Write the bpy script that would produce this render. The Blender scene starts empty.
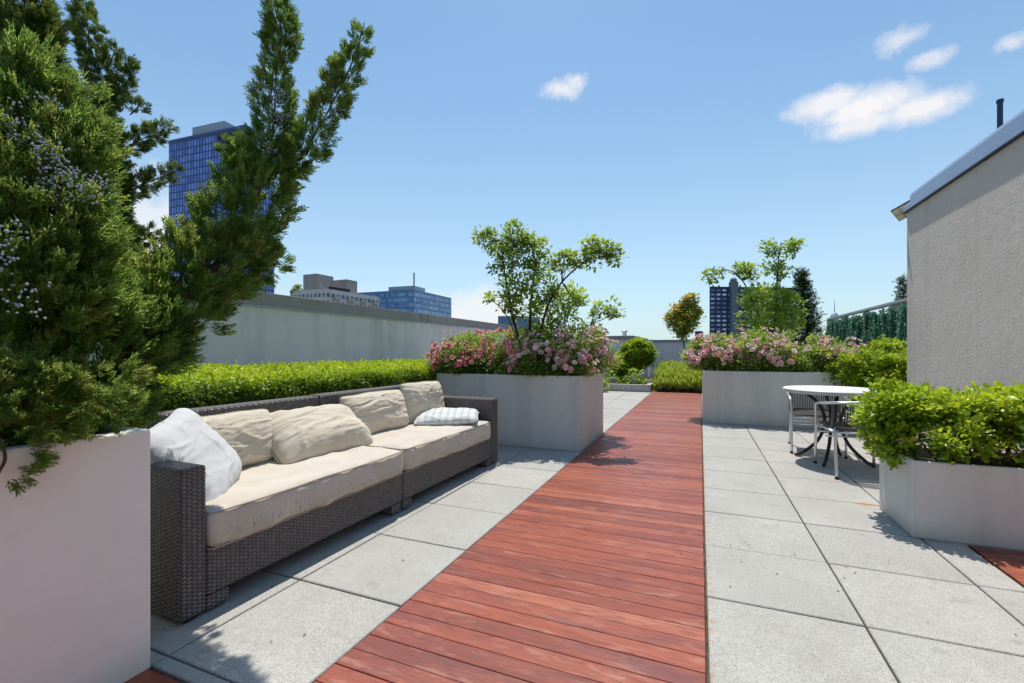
import bpy, bmesh, math, random
import numpy as np
from mathutils import Vector, noise, Matrix

random.seed(7)
RNG = np.random.default_rng(11)
scn = bpy.context.scene
COL = scn.collection
R = math.radians
PI = math.pi

# ------------------------------------------------------------------ camera
FPX, TH, V0, CH = 453.9, .3931, 350.8, 1.135
cT, sT = math.cos(TH), math.sin(TH)
cam = bpy.data.cameras.new('camera'); camo = bpy.data.objects.new('camera', cam); COL.objects.link(camo)
camo.location = (0, 0, CH); camo.rotation_euler = (PI/2, 0, TH)
cam.sensor_width = 36; cam.lens = FPX/1024*36; cam.shift_y = 9.3/1024
cam.clip_end = 12000; cam.clip_start = .05
scn.camera = camo
scn.render.resolution_x = 1024; scn.render.resolution_y = 683
scn.view_settings.view_transform = 'Standard'; scn.view_settings.look = 'None'
scn.view_settings.exposure = 0

def at(u, v, d):
    """measured photo position at viewing depth d -> point in the terrace's metres"""
    r = (u-512)/FPX*d
    return Vector((cT*r-sT*d, cT*d+sT*r, CH-(v-V0)/FPX*d))
def W(r, d): return Vector((cT*r-sT*d, cT*d+sT*r, 0))

# ------------------------------------------------------------------ node helpers
class NT:
    def __init__(s, tree):
        s.t = tree; s.n = tree.nodes; s.l = tree.links
    def new(s, typ, **kw):
        n = s.n.new(typ)
        for k, v in kw.items():
            if k == 'inp':
                for a, b in v.items():
                    if isinstance(b, bpy.types.NodeSocket): s.l.new(b, n.inputs[a])
                    else: n.inputs[a].default_value = b
            else: setattr(n, k, v)
        return n
    def math(s, op, a, b=0.0, c=0.0, clamp=False):
        n = s.n.new('ShaderNodeMath'); n.operation = op; n.use_clamp = clamp
        for i, x in enumerate((a, b, c)):
            if isinstance(x, bpy.types.NodeSocket): s.l.new(x, n.inputs[i])
            else: n.inputs[i].default_value = x
        return n.outputs[0]
    def vmath(s, op, a, b=(0, 0, 0)):
        n = s.n.new('ShaderNodeVectorMath'); n.operation = op
        for i, x in enumerate((a, b)):
            if isinstance(x, bpy.types.NodeSocket): s.l.new(x, n.inputs[i])
            else: n.inputs[i].default_value = x
        return n
    def mix(s, f, a, b, blend='MIX'):
        n = s.n.new('ShaderNodeMix'); n.data_type = 'RGBA'; n.blend_type = blend
        for k, x in ((0, f), (6, a), (7, b)):
            if isinstance(x, bpy.types.NodeSocket): s.l.new(x, n.inputs[k])
            elif k == 0: n.inputs[0].default_value = x
            else: n.inputs[k].default_value = (*x[:3], 1)
        return n.outputs[2]
    def noise(s, vec, scale, detail=4, rough=.55, dist=0):
        n = s.new('ShaderNodeTexNoise', inp={'Scale': scale, 'Detail': detail, 'Roughness': rough, 'Distortion': dist})
        if vec is not None: s.l.new(vec, n.inputs['Vector'])
        return n.outputs[0]
    def mapping(s, vec, scale=(1, 1, 1), loc=(0, 0, 0)):
        n = s.new('ShaderNodeMapping', inp={'Scale': scale, 'Location': loc}); s.l.new(vec, n.inputs['Vector'])
        return n.outputs[0]
    def ramp(s, f, stops):
        n = s.n.new('ShaderNodeValToRGB'); s.l.new(f, n.inputs[0])
        e = n.color_ramp.elements
        while len(e) < len(stops): e.new(.5)
        for el, (p, c) in zip(e, stops):
            el.position = p; el.color = (*c[:3], 1) if hasattr(c, '__len__') else (c, c, c, 1)
        return n.outputs[0]
    def mr(s, v, a, b, c=0., d=1.):
        n = s.new('ShaderNodeMapRange', inp={'From Min': a, 'From Max': b, 'To Min': c, 'To Max': d})
        s.l.new(v, n.inputs['Value']); return n.outputs[0]

def newmat(name, rough=.7, spec=.4, metal=0.):
    m = bpy.data.materials.new(name); m.use_nodes = True
    g = NT(m.node_tree); b = g.n['Principled BSDF']
    b.inputs['Roughness'].default_value = rough; b.inputs['Specular IOR Level'].default_value = spec
    b.inputs['Metallic'].default_value = metal
    return m, g, b
def bump(g, b, h, strength=.5, dist=.01):
    n = g.new('ShaderNodeBump', inp={'Strength': strength, 'Distance': dist, 'Height': h})
    g.l.new(n.outputs[0], b.inputs['Normal'])
def objco(g): return g.new('ShaderNodeTexCoord').outputs['Object']
def geopos(g): return g.new('ShaderNodeNewGeometry').outputs['Position']
def attr(g, name='tint'): return g.new('ShaderNodeAttribute', attribute_name=name).outputs['Fac']

def simple(name, col, rough=.6, metal=0., spec=.4, var=.12, scale=8, bumps=0, bscale=60):
    m, g, b = newmat(name, rough, spec, metal)
    p = geopos(g); n = g.noise(p, scale, 5)
    c = g.mix(g.mr(n, .3, .7), [x*(1-var) for x in col], [min(1, x*(1+var)) for x in col])
    g.l.new(c, b.inputs['Base Color'])
    if bumps: bump(g, b, g.noise(p, bscale, 4), bumps, .005)
    return m

def leafmat(name, dark, mid, light, trans=.35, rough=.45, nscale=1.3):
    m, g, b = newmat(name, rough, .35)
    t = attr(g); p = geopos(g)
    n = g.noise(p, nscale, 3)
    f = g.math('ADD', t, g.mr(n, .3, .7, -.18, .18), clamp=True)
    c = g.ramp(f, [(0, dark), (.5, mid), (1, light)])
    g.l.new(c, b.inputs['Base Color'])
    tr = g.new('ShaderNodeBsdfTranslucent'); c2 = g.mix(1, c, (1.0, 1.0, .6), 'MULTIPLY')
    c3 = g.mix(.4, c2, light)
    g.l.new(c3, tr.inputs[0])
    mx = g.new('ShaderNodeMixShader', inp={0: trans}); g.l.new(b.outputs[0], mx.inputs[1]); g.l.new(tr.outputs[0], mx.inputs[2])
    g.l.new(mx.outputs[0], g.n['Material Output'].inputs[0])
    return m

# ------------------------------------------------------------------ materials
def mk_render(name, c, c2, streak=.0, bs=.25, bsc=120, dist=.004):
    m, g, b = newmat(name, .85, .25); p = geopos(g)
    n1 = g.noise(p, 1.3, 6, .6); n2 = g.noise(p, 14, 5, .6)
    col = g.mix(g.mr(n1, .32, .68), c, c2)
    col = g.mix(g.mr(n2, .3, .75, 0, .35), col, [x*.86 for x in c])
    if streak:
        st = g.noise(g.mapping(p, (2.2, 2.2, .16)), 1.6, 5, .65)
        col = g.mix(g.mr(st, .5, .78, 0, streak), col, [x*.55 for x in c])
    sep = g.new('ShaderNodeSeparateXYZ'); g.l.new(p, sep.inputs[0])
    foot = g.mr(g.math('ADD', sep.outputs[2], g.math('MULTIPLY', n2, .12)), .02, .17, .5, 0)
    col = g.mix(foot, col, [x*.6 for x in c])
    g.l.new(col, b.inputs['Base Color'])
    hh = g.math('ADD', g.noise(p, bsc, 5, .7), g.math('MULTIPLY', g.noise(p, bsc*.22, 4), .8))
    bump(g, b, hh, bs, dist)
    return m
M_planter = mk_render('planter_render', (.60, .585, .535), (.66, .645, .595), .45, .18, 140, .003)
M_planterlit = mk_render('lit_planter_render', (.85, .84, .765), (.89, .88, .81), .25, .15, 140, .003)  # brighter copy of the planter render, bounced light put into its colour
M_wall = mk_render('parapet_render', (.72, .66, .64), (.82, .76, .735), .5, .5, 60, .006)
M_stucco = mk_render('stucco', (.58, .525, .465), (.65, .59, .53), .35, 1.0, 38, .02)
M_coping = simple('coping_paint', (.30, .265, .24), .6, var=.08, scale=3)
M_flash = simple('metal_flashing', (.34, .41, .53), .42, metal=.35, var=.05, scale=2)
M_dark = simple('dark_metal', (.02, .022, .028), .4, metal=.6)
M_soil = simple('soil', (.03, .022, .016), .95, var=.4, scale=40, bumps=.6)
M_bark = simple('bark', (.10, .065, .045), .9, var=.35, scale=50, bumps=.8, bscale=90)
M_barkdark = simple('bark_dark', (.035, .026, .022), .9, var=.35, scale=50, bumps=.8, bscale=90)
M_twig = simple('red_brown_twig', (.17, .085, .045), .8, var=.3, scale=60)

# concrete pavers
M_paver, g, b = newmat('concrete_paver', .82, .25)
p = geopos(g); t = attr(g)
n1 = g.noise(p, 1.6, 5, .6); n2 = g.noise(p, 190, 3, .75); n3 = g.noise(p, 28, 5, .65)
col = g.mix(g.mr(n1, .38, .62), (.41, .40, .37), (.50, .49, .455))
col = g.mix(g.mr(n3, .42, .72, 0, .45), col, (.31, .30, .28))
col = g.mix(g.mr(t, 0, 1, 0, .5), col, (.36, .355, .34))
vo = g.new('ShaderNodeTexVoronoi', inp={'Scale': 130.0}); g.l.new(p, vo.inputs['Vector'])
vs = g.new('ShaderNodeTexVoronoi', inp={'Scale': 45.0}); g.l.new(p, vs.inputs['Vector'])
spk = g.math('MULTIPLY', g.mr(vs.outputs['Distance'], .10, .2, 1, 0), g.math('GREATER_THAN', g.new('ShaderNodeSeparateColor', inp={0: vs.outputs['Color']}).outputs[0], .72))
col = g.mix(g.mr(n2, .48, .60, 0, .7), col, (.19, .18, .165))
col = g.mix(g.math('MULTIPLY', spk, .55), col, (.62, .61, .58))
st_ = g.noise(p, 2.7, 6, .7, .6); col = g.mix(g.mr(st_, .54, .68, 0, .35), col, (.27, .255, .22))
st2 = g.noise(g.mapping(p, (1, 1, 1), (7, 3, 0)), 5.5, 5, .6); col = g.mix(g.mr(st2, .62, .70, 0, .4), col, (.22, .21, .19))
sep = g.new('ShaderNodeSeparateXYZ'); g.l.new(p, sep.inputs[0])
def near(px, py, rx, ry):
    a = g.math('DIVIDE', g.math('SUBTRACT', sep.outputs[0], px), rx); bb = g.math('DIVIDE', g.math('SUBTRACT', sep.outputs[1], py), ry)
    q = g.math('ADD', g.math('MULTIPLY', a, a), g.math('MULTIPLY', bb, bb))
    return g.mr(g.math('ADD', q, g.math('MULTIPLY', n3, 1.2)), .5, 1.5, 1, 0)
col = g.mix(g.math('MULTIPLY', near(1.13, 4.1, .10, .05), .75), col, (.42, .17, .04))
col = g.mix(g.math('MULTIPLY', g.mr(g.math('ABSOLUTE', g.math('SUBTRACT', sep.outputs[0], .035)), .0, .022, 1, 0), g.mr(n3, .5, .62)), col, (.42, .20, .09))
g.l.new(col, b.inputs['Base Color'])
bump(g, b, g.math('ADD', g.noise(p, 150, 4, .7), g.math('MULTIPLY', vo.outputs['Distance'], .5)), .5, .003)

# red hardwood boards, grain along x
M_deck, g, b = newmat('red_hardwood', .45, .5)
p = geopos(g); t = attr(g)
off = g.new('ShaderNodeCombineXYZ'); g.l.new(g.math('MULTIPLY', t, 37.0), off.inputs[0]); g.l.new(g.math('MULTIPLY', t, 91.0), off.inputs[2])
q = g.vmath('ADD', p, off.outputs[0]).outputs[0]
lowf = g.noise(g.mapping(q, (1.0, 3.5, 1)), 1.8, 4, .55, .3)
rings = g.math('SINE', g.math('MULTIPLY', g.noise(g.mapping(q, (.45, 5.0, 1)), 2.4, 2, .4, .25), 95.0))
fine = g.noise(g.mapping(q, (2.5, 110, 1)), 3.0, 4, .65)
col = g.ramp(t, [(0, (.17, .036, .021)), (.3, (.27, .052, .025)), (.75, (.36, .080, .036)), (1, (.45, .14, .075))])
col = g.mix(g.mr(lowf, .35, .7, 0, .55), col, (.42, .11, .055))
col = g.mix(g.mr(rings, .2, 1, 0, .45), col, (.13, .022, .015))
col = g.mix(g.mr(fine, .38, .66, 0, .6), col, (.12, .03, .022))
wear = g.noise(g.mapping(q, (2.2, 9, 1)), 2.1, 5, .7, .5)
col = g.mix(g.mr(wear, .54, .76, 0, .55), col, (.52, .28, .21))
dkp = g.noise(g.mapping(q, (1.2, 6, 1), (5, 3, 1)), 1.7, 3, .5)
col = g.mix(g.mr(dkp, .54, .7, 0, .55), col, (.10, .03, .035))
g.l.new(col, b.inputs['Base Color'])
g.l.new(g.mr(fine, .3, .7, .36, .56), b.inputs['Roughness'])
bump(g, b, g.math('ADD', fine, g.math('MULTIPLY', rings, .15)), .28, .0025)

# woven resin wicker (uv in metres)
def mk_wicker(name, c1, c2, pu=.026, pv=.013):
    m, g, b = newmat(name, .38, .5)
    uv = g.new('ShaderNodeTexCoord').outputs['UV']
    sp = g.new('ShaderNodeSeparateXYZ'); g.l.new(uv, sp.inputs[0])
    U = g.math('DIVIDE', sp.outputs[0], pu); V = g.math('DIVIDE', sp.outputs[1], pv*2)
    iu = g.math('FLOOR', U); fu = g.math('FRACT', g.math('ADD', U, 100))
    par = g.math('MULTIPLY', g.math('MODULO', g.math('ABSOLUTE', iu), 2.0), .5)
    vv = g.math('ADD', g.math('ADD', V, par), 100); fv = g.math('FRACT', vv)
    bu = g.math('SINE', g.math('MULTIPLY', fu, PI)); 
    band = g.math('SINE', g.math('MULTIPLY', fv, PI))
    hh = g.math('MULTIPLY', g.math('POWER', bu, .5), g.math('POWER', band, .8))
    hh = g.math('MULTIPLY', hh, g.mr(g.math('SINE', g.math('MULTIPLY', fv, 6*PI)), -1, 1, .88, 1))
    wn = g.new('ShaderNodeTexWhiteNoise'); wn.noise_dimensions = '2D'
    cb = g.new('ShaderNodeCombineXYZ'); g.l.new(iu, cb.inputs[0]); g.l.new(g.math('FLOOR', vv), cb.inputs[1]); g.l.new(cb.outputs[0], wn.inputs['Vector'])
    base = g.mix(wn.outputs[0], c1, c2)
    col = g.mix(g.mr(hh, .1, .62), [x*.28 for x in c1], base)
    g.l.new(col, b.inputs['Base Color'])
    bump(g, b, hh, 1.0, .006)
    return m
M_wicker = mk_wicker('wicker', (.12, .10, .094), (.19, .16, .15), .021, .0085)
M_strap = mk_wicker('chair_weave', (.09, .085, .085), (.14, .13, .13), .02, .006)

def mk_fabric(name, c1, c2, stain=0, bs=.25):
    m, g, b = newmat(name, .9, .15)
    b.inputs['Sheen Weight'].default_value = .2
    p = geopos(g)
    n = g.noise(p, 5, 5, .6); n2 = g.noise(p, 40, 4, .6)
    col = g.mix(g.mr(n, .3, .7), c1, c2)
    col = g.mix(g.mr(n2, .5, .75, 0, .2), col, [x*.75 for x in c1])
    if stain:
        sp = g.new('ShaderNodeSeparateXYZ'); g.l.new(p, sp.inputs[0])
        zz = sp.outputs[2]
        s1 = g.noise(g.mapping(p, (3, 16, 6)), 5, 4, .7)
        low = g.mr(zz, .29, .40, 1, 0)
        fx = g.mr(sp.outputs[0], -2.02, -1.95, 0, 1)
        mask = g.math('MULTIPLY', g.math('MULTIPLY', g.mr(s1, .575, .62), low), fx)
        col = g.mix(g.math('MULTIPLY', mask, .8), col, (.08, .06, .04))
        rust = g.math('MULTIPLY', g.mr(g.noise(p, 9, 4), .36, .56), g.mr(zz, .25, .34, 1, 0))
        col = g.mix(g.math('MULTIPLY', rust, .65), col, (.33, .22, .10))
        big = g.noise(p, 2.4, 5, .65)
        col = g.mix(g.mr(big, .48, .68, 0, .5), col, (.46, .38, .28))
    g.l.new(col, b.inputs['Base Color'])
    bump(g, b, g.math('ADD', g.noise(p, 700, 2), g.math('MULTIPLY', g.noise(p, 22, 4, .6), 3)), bs, .003)
    return m
M_beige = mk_fabric('beige_canvas', (.55, .485, .38), (.62, .55, .445))
M_seat = mk_fabric('seat_canvas', (.53, .47, .40), (.61, .55, .475), 1)
M_white = mk_fabric('white_linen', (.53, .535, .55), (.60, .605, .61), 0, .4)
M_pipe = mk_fabric('piping', (.33, .28, .21), (.42, .36, .28))
# striped pale pillow
M_stripe, g, b = newmat('striped_cotton', .9, .15)
uv = g.new('ShaderNodeTexCoord').outputs['UV']; sp = g.new('ShaderNodeSeparateXYZ'); g.l.new(uv, sp.inputs[0])
st = g.math('SINE', g.math('MULTIPLY', sp.outputs[0], 95))
col = g.mix(g.mr(st, .1, .5, 0, .5), (.60, .61, .59), (.36, .40, .41)); g.l.new(col, b.inputs['Base Color'])
bump(g, b, g.noise(geopos(g), 25, 4), .3, .006)

M_alu = simple('brushed_aluminium', (.70, .71, .72), .32, metal=.85, var=.05, scale=20)
M_table = simple('white_table_laminate', (.74, .74, .72), .45, var=.05, scale=5)
M_iron = simple('black_iron', (.035, .035, .038), .45, metal=.5)
M_curb = simple('pale_concrete', (.40, .385, .35), .85, var=.15, scale=9, bumps=.3)

# foliage
L_jun = leafmat('juniper_foliage', (.12, .26, .08), (.48, .81, .19), (.90, 1.0, .37), .62, .5, 2.2)
L_jund = leafmat('dark_juniper_foliage', (.08, .18, .07), (.30, .48, .13), (.74, .86, .24), .55, .5, 2.2)
L_hedge = leafmat('hedge_leaves', (.02, .055, .008), (.17, .30, .018), (.62, .72, .035), .38, .4)
L_lime = leafmat('lime_leaves', (.06, .14, .012), (.30, .44, .025), (.62, .70, .06), .4, .35)
L_rose = leafmat('rose_leaves', (.06, .13, .028), (.22, .36, .06), (.55, .62, .15), .45, .4)
L_tree = leafmat('tree_leaves', (.05, .10, .018), (.26, .40, .06), (.58, .68, .12), .48, .4)
L_tree2 = leafmat('bright_tree_leaves', (.08, .17, .018), (.28, .44, .045), (.52, .62, .08), .45, .4)
L_autumn = leafmat('orange_tipped_leaves', (.12, .26, .03), (.34, .50, .07), (.78, .36, .12), .45, .4)
L_pine = leafmat('pine_needles', (.05, .12, .045), (.14, .27, .08), (.30, .46, .14), .4, .5)
L_grass = leafmat('ground_cover', (.10, .18, .02), (.34, .46, .05), (.60, .66, .12), .42, .5)
L_ivy = leafmat('screen_leaves', (.03, .11, .07), (.09, .25, .16), (.19, .42, .28), .25, .45, .9)
def petal(name, a, c_):
    m, g, b = newmat(name, .6, .2); t = attr(g)
    c = g.ramp(t, [(0, a), (1, c_)]); g.l.new(c, b.inputs['Base Color'])
    tr = g.new('ShaderNodeBsdfTranslucent'); g.l.new(c, tr.inputs[0]); mx = g.new('ShaderNodeMixShader', inp={0: .3})
    g.l.new(b.outputs[0], mx.inputs[1]); g.l.new(tr.outputs[0], mx.inputs[2]); g.l.new(mx.outputs[0], g.n['Material Output'].inputs[0])
    return m
M_petal = petal('pink_petals', (.80, .16, .22), (.95, .62, .58))
M_petal2 = petal('pale_pink_petals', (.86, .36, .42), (.95, .82, .76))
M_berry = simple('pale_blue_berries', (.30, .35, .38), .7, var=.4, scale=60)

# ------------------------------------------------------------------ object helpers
def tag(o, label=None, cat=None, group=None, kind=None):
    if label: o['label'] = label
    if cat: o['category'] = cat
    if group: o['group'] = group
    if kind: o['kind'] = kind
    return o
def empty(name, loc, label=None, cat=None, group=None, rz=0, kind=None):
    o = bpy.data.objects.new(name, None); COL.objects.link(o); o.location = loc; o.rotation_euler = (0, 0, rz)
    o.empty_display_size = .1
    return tag(o, label, cat, group, kind)

class MB:
    def __init__(s): s.v = []; s.f = []; s.mi = []; s.tint = []
    def add(s, vs, fs, mi=0, tint=0.):
        o = len(s.v); s.v += [tuple(v) for v in vs]; s.f += [tuple(i+o for i in f) for f in fs]
        s.mi += [mi]*len(fs); s.tint += [tint]*len(vs)
    def box(s, a, b_, mi=0, tint=0., top=None):
        x0, y0, z0 = a; x1, y1, z1 = b_
        s.add([(x0, y0, z0), (x1, y0, z0), (x1, y1, z0), (x0, y1, z0), (x0, y0, z1), (x1, y0, z1), (x1, y1, z1), (x0, y1, z1)],
              [(0, 3, 2, 1), (4, 5, 6, 7), (0, 1, 5, 4), (1, 2, 6, 5), (2, 3, 7, 6), (3, 0, 4, 7)], mi, tint)
    def slab(s, x0, y0, x1, y1, z0, z1, bv=.004, tint=0., tilt=0.):
        dz = [random.uniform(-tilt, tilt) for _ in range(4)]
        lo = [(x0, y0, z0), (x1, y0, z0), (x1, y1, z0), (x0, y1, z0)]
        md = [(x0, y0, z1-bv+dz[0]), (x1, y0, z1-bv+dz[1]), (x1, y1, z1-bv+dz[2]), (x0, y1, z1-bv+dz[3])]
        tp = [(x0+bv, y0+bv, z1+dz[0]), (x1-bv, y0+bv, z1+dz[1]), (x1-bv, y1-bv, z1+dz[2]), (x0+bv, y1-bv, z1+dz[3])]
        fs = [(8, 9, 10, 11)]
        for i in range(4):
            j = (i+1) % 4; fs += [(i, j, j+4, i+4), (i+4, j+4, j+8, i+8)]
        s.add(lo+md+tp, fs, 0, tint)
    def tube(s, pts, rad, n=8, mi=0, cap=True, tint=0.):
        pts = [Vector(p) for p in pts]; k = len(pts)
        rs = rad if hasattr(rad, '__len__') else [rad]*k
        vs = []; up = Vector((0, 0, 1)); prev = None
        for i, p in enumerate(pts):
            t = (pts[min(i+1, k-1)]-pts[max(i-1, 0)]).normalized()
            if prev is None:
                a = t.cross(up)
                if a.length < .1: a = t.cross(Vector((1, 0, 0)))
            else: a = prev - t*prev.dot(t)
            a.normalize(); b_ = t.cross(a); prev = a
            for j in range(n):
                an = 2*PI*j/n; vs.append(p+(a*math.cos(an)+b_*math.sin(an))*rs[i])
        fs = [(i*n+j, i*n+(j+1) % n, (i+1)*n+(j+1) % n, (i+1)*n+j) for i in range(k-1) for j in range(n)]
        if cap: fs += [tuple(range(n-1, -1, -1)), tuple(range((k-1)*n, k*n))]
        s.add(vs, fs, mi, tint)
    def prism(s, poly, z0, z1, mi=0):
        n = len(poly); vs = [(x, y, z0) for x, y in poly]+[(x, y, z1) for x, y in poly]
        s.add(vs, [tuple(range(n-1, -1, -1)), tuple(range(n, 2*n))]+[(i, (i+1) % n, (i+1) % n+n, i+n) for i in range(n)], mi)
    def lathe(s, prof, cx, cy, n=32, mi=0):
        k = len(prof)
        vs = [(cx+r*math.cos(2*PI*j/n), cy+r*math.sin(2*PI*j/n), z) for r, z in prof for j in range(n)]
        fs = [(i*n+j, i*n+(j+1) % n, (i+1)*n+(j+1) % n, (i+1)*n+j) for i in range(k-1) for j in range(n)]
        fs += [tuple(range(n-1, -1, -1)), tuple(range((k-1)*n, k*n))]
        s.add(vs, fs, mi)
    def build(s, name, mats, parent=None, smooth=False, bevel=0., uv=True):
        me = bpy.data.meshes.new(name); me.from_pydata(s.v, [], s.f)
        if not isinstance(mats, (list, tuple)): mats = [mats]
        for m in mats: me.materials.append(m)
        me.polygons.foreach_set('material_index', s.mi)
        bm = bmesh.new(); bm.from_mesh(me); bmesh.ops.recalc_face_normals(bm, faces=bm.faces); bm.to_mesh(me); bm.free()
        if any(s.tint):
            a = me.attributes.new('tint', 'FLOAT', 'POINT'); a.data.foreach_set('value', s.tint)
        if uv:
            ul = me.uv_layers.new(name='UVMap')
            for p_ in me.polygons:
                nx, ny, nz = map(abs, p_.normal)
                for li in p_.loop_indices:
                    x, y, z = me.vertices[me.loops[li].vertex_index].co
                    ul.data[li].uv = (y, z) if nx >= ny and nx >= nz else ((x, z) if ny >= nz else (y, x))
        if smooth: me.polygons.foreach_set('use_smooth', [True]*len(me.polygons))
        o = bpy.data.objects.new(name, me); COL.objects.link(o)
        if parent is not None:
            o.parent = parent
        if bevel:
            md = o.modifiers.new('bevel', 'BEVEL'); md.width = bevel; md.segments = 2; md.limit_method = 'ANGLE'; md.angle_limit = R(40)
            md.harden_normals = False
        return o

def smooth_path(pts, n=5):
    """Catmull-Rom"""
    P = [Vector(p) for p in pts]; P = [P[0]*2-P[1]]+P+[P[-1]*2-P[-2]]; out = []
    for i in range(1, len(P)-2):
        for k in range(n):
            t = k/n; a, b_, c, d = P[i-1], P[i], P[i+1], P[i+2]
            out.append(.5*((2*b_)+(c-a)*t+(2*a-5*b_+4*c-d)*t*t+(3*b_-a-3*c+d)*t**3))
    out.append(P[-2]); return out

def nmesh(name, V, F, mat, tint=None, parent=None, smooth=False, midx=None, mats=None):
    """V (n,3) float, F (m,k) int -> object"""
    me = bpy.data.meshes.new(name); n, (m, k) = len(V), F.shape
    me.vertices.add(n); me.vertices.foreach_set('co', np.ascontiguousarray(V, np.float32).ravel())
    me.loops.add(m*k); me.loops.foreach_set('vertex_index', np.ascontiguousarray(F, np.int32).ravel())
    me.polygons.add(m); me.polygons.foreach_set('loop_start', np.arange(0, m*k, k, dtype=np.int32))
    try: me.polygons.foreach_set('loop_total', np.full(m, k, np.int32))
    except Exception: pass
    for mm in (mats or [mat]): me.materials.append(mm)
    if midx is not None: me.polygons.foreach_set('material_index', midx.astype(np.int32))
    if tint is not None:
        a = me.attributes.new('tint', 'FLOAT', 'POINT'); a.data.foreach_set('value', tint.astype(np.float32))
    me.update(calc_edges=True); me.validate()
    if smooth: me.polygons.foreach_set('use_smooth', [True]*m)
    o = bpy.data.objects.new(name, me); COL.objects.link(o)
    if parent is not None: o.parent = parent
    return o

def nrm(a): return a/np.maximum(np.linalg.norm(a, axis=1, keepdims=True), 1e-9)
# leaf prototypes (side, along, normal)
LEAF = (np.array([(0, 0, 0), (.26, .28, .07), (.25, .68, .05), (0, 1, -.06), (-.25, .68, .05), (-.26, .28, .07)]), np.array([(0, 1, 2, 3), (0, 3, 4, 5)]))
ROUND = (np.array([(0, 0, 0), (.24, .38, .05), (.33, .74, .05), (0, 1, -.04), (-.33, .74, .05), (-.24, .38, .05)]), np.array([(0, 1, 2, 3), (0, 3, 4, 5)]))
NARROW = (np.array([(0, 0, 0), (.05, .4, .02), (0, 1, -.08), (-.05, .4, .02)]), np.array([(0, 1, 2, 3)]))
def spray_proto(seed, ntw=8):
    r = random.Random(seed); vs = []; fs = []
    def spike(a, d, L, w):
        d = d.normalized(); s1 = d.cross(Vector((.3, .2, 1))).normalized(); s2 = d.cross(s1)
        o = len(vs); m = a+d*L*.45
        for j in range(3):
            an = 2*PI*j/3; vs.append(tuple(m+(s1*math.cos(an)+s2*math.sin(an))*w))
        vs.append(tuple(a+d*L)); vs.append(tuple(a))
        for j in range(3):
            fs.append((o+4, o+(j+1) % 3, o+3, o+j))
    spike(Vector((0, .55, 0)), Vector((0, 1, 0)), .5, .035)
    for i in range(ntw):
        y = .05+.8*i/ntw; sd = 1 if i % 2 else -1
        base = Vector((0, y, .08*math.sin(y*3))); d = Vector((sd*r.uniform(.6, 1), r.uniform(.7, 1.1), r.uniform(-.45, .55)))
        L = .42*(1-y*.55)*r.uniform(.8, 1.2); d.normalize()
        spike(base, d, L, .038)
        for q in (.3, .6):
            d2 = (d+Vector((r.uniform(-.6, .6), .8, r.uniform(-.6, .6)))).normalized(); spike(base+d*L*q, d2, L*.55, .034)
    return np.array(vs), np.array(fs)
SPRAYS = [spray_proto(i) for i in range(4)]

def scatter(P, A, N, S, proto, tint):
    A = nrm(A); N = N-A*np.sum(A*N, 1, keepdims=True); N = nrm(N); X = np.cross(A, N)
    pv, pf = proto; n, k = len(P), len(pv)
    V = P[:, None, :]+S[:, None, None]*(pv[None, :, 0, None]*X[:, None, :]+pv[None, :, 1, None]*A[:, None, :]+pv[None, :, 2, None]*N[:, None, :])
    F = pf[None]+(np.arange(n)*k)[:, None, None]
    return V.reshape(-1, 3), F.reshape(-1, pf.shape[1]), np.repeat(tint, k)
def join(parts):
    V = []; F = []; T = []; o = 0
    for v, f, t in parts: V.append(v); F.append(f+o); T.append(t); o += len(v)
    return np.concatenate(V), np.concatenate(F), np.concatenate(T)
def runit(n): return nrm(RNG.normal(size=(n, 3)))
def fnoise(P, sc, seed=0.):
    """cheap smooth pseudo-noise, -1..1"""
    x, y, z = (P*sc+seed).T
    return (np.sin(1.7*x+1.3*np.sin(1.1*y+.7*z))+np.sin(2.3*y+1.9*np.sin(.9*z+1.3*x)+1)+np.sin(2.9*z+1.1*np.sin(1.7*x+2.1*y)+2))/3

def crown(name, blobs, nper, mat, parent, size, cr=.12, nclump=40, proto=LEAF, up=.35, shell=.45, sj=.35, tb=0., droop=0., zsq=.8, tips=.5, zmin=None):
    """leaf clumps spread through a set of ellipsoids (centre, radii, weight)"""
    parts = []
    for c, r, w in blobs:
        c = np.array(c, float); r = np.array(r, float)
        k = max(2, int(nclump*w)); d = runit(k); rad = (shell+(1-shell)*RNG.random(k)**.6)[:, None]
        cc = c+d*rad*r
        m = int(nper)
        ci = np.repeat(np.arange(k), m); n = k*m
        csz = cr*RNG.uniform(.6, 1.35, k)[ci]
        ld = runit(n); ld[:, 2] *= zsq; P = cc[ci]+ld*(csz*RNG.random(n)**.45)[:, None]
        if zmin is not None:
            lo = P[:, 2] < zmin; P[lo, 2] = zmin+RNG.random(int(lo.sum()))*.16
        out = nrm((P-c)/np.maximum(r, 1e-6)); loc = nrm(P-cc[ci])
        A = out*.55+loc*.6+runit(n)*.55+np.array((0, 0, up-droop)); N = out*.3+runit(n)*.5+np.array((0, 0, .9))
        S = size*RNG.uniform(1-sj, 1+sj, n)
        hgt = (P[:, 2]-c[2])/r[2]
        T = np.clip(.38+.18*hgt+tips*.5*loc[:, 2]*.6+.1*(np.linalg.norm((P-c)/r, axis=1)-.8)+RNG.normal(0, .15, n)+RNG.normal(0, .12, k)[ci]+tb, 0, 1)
        parts.append(scatter(P, A, N, S, proto, T))
    V, F, T = join(parts)
    return nmesh(name, V, F, mat, T, parent)

# ------------------------------------------------------------------ setting: terrace
mb = MB(); mb.box((-9, -8, -.5), (16, 32, -.062)); tag(mb.build('roof_terrace_slab', M_curb), kind='structure')
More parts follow.
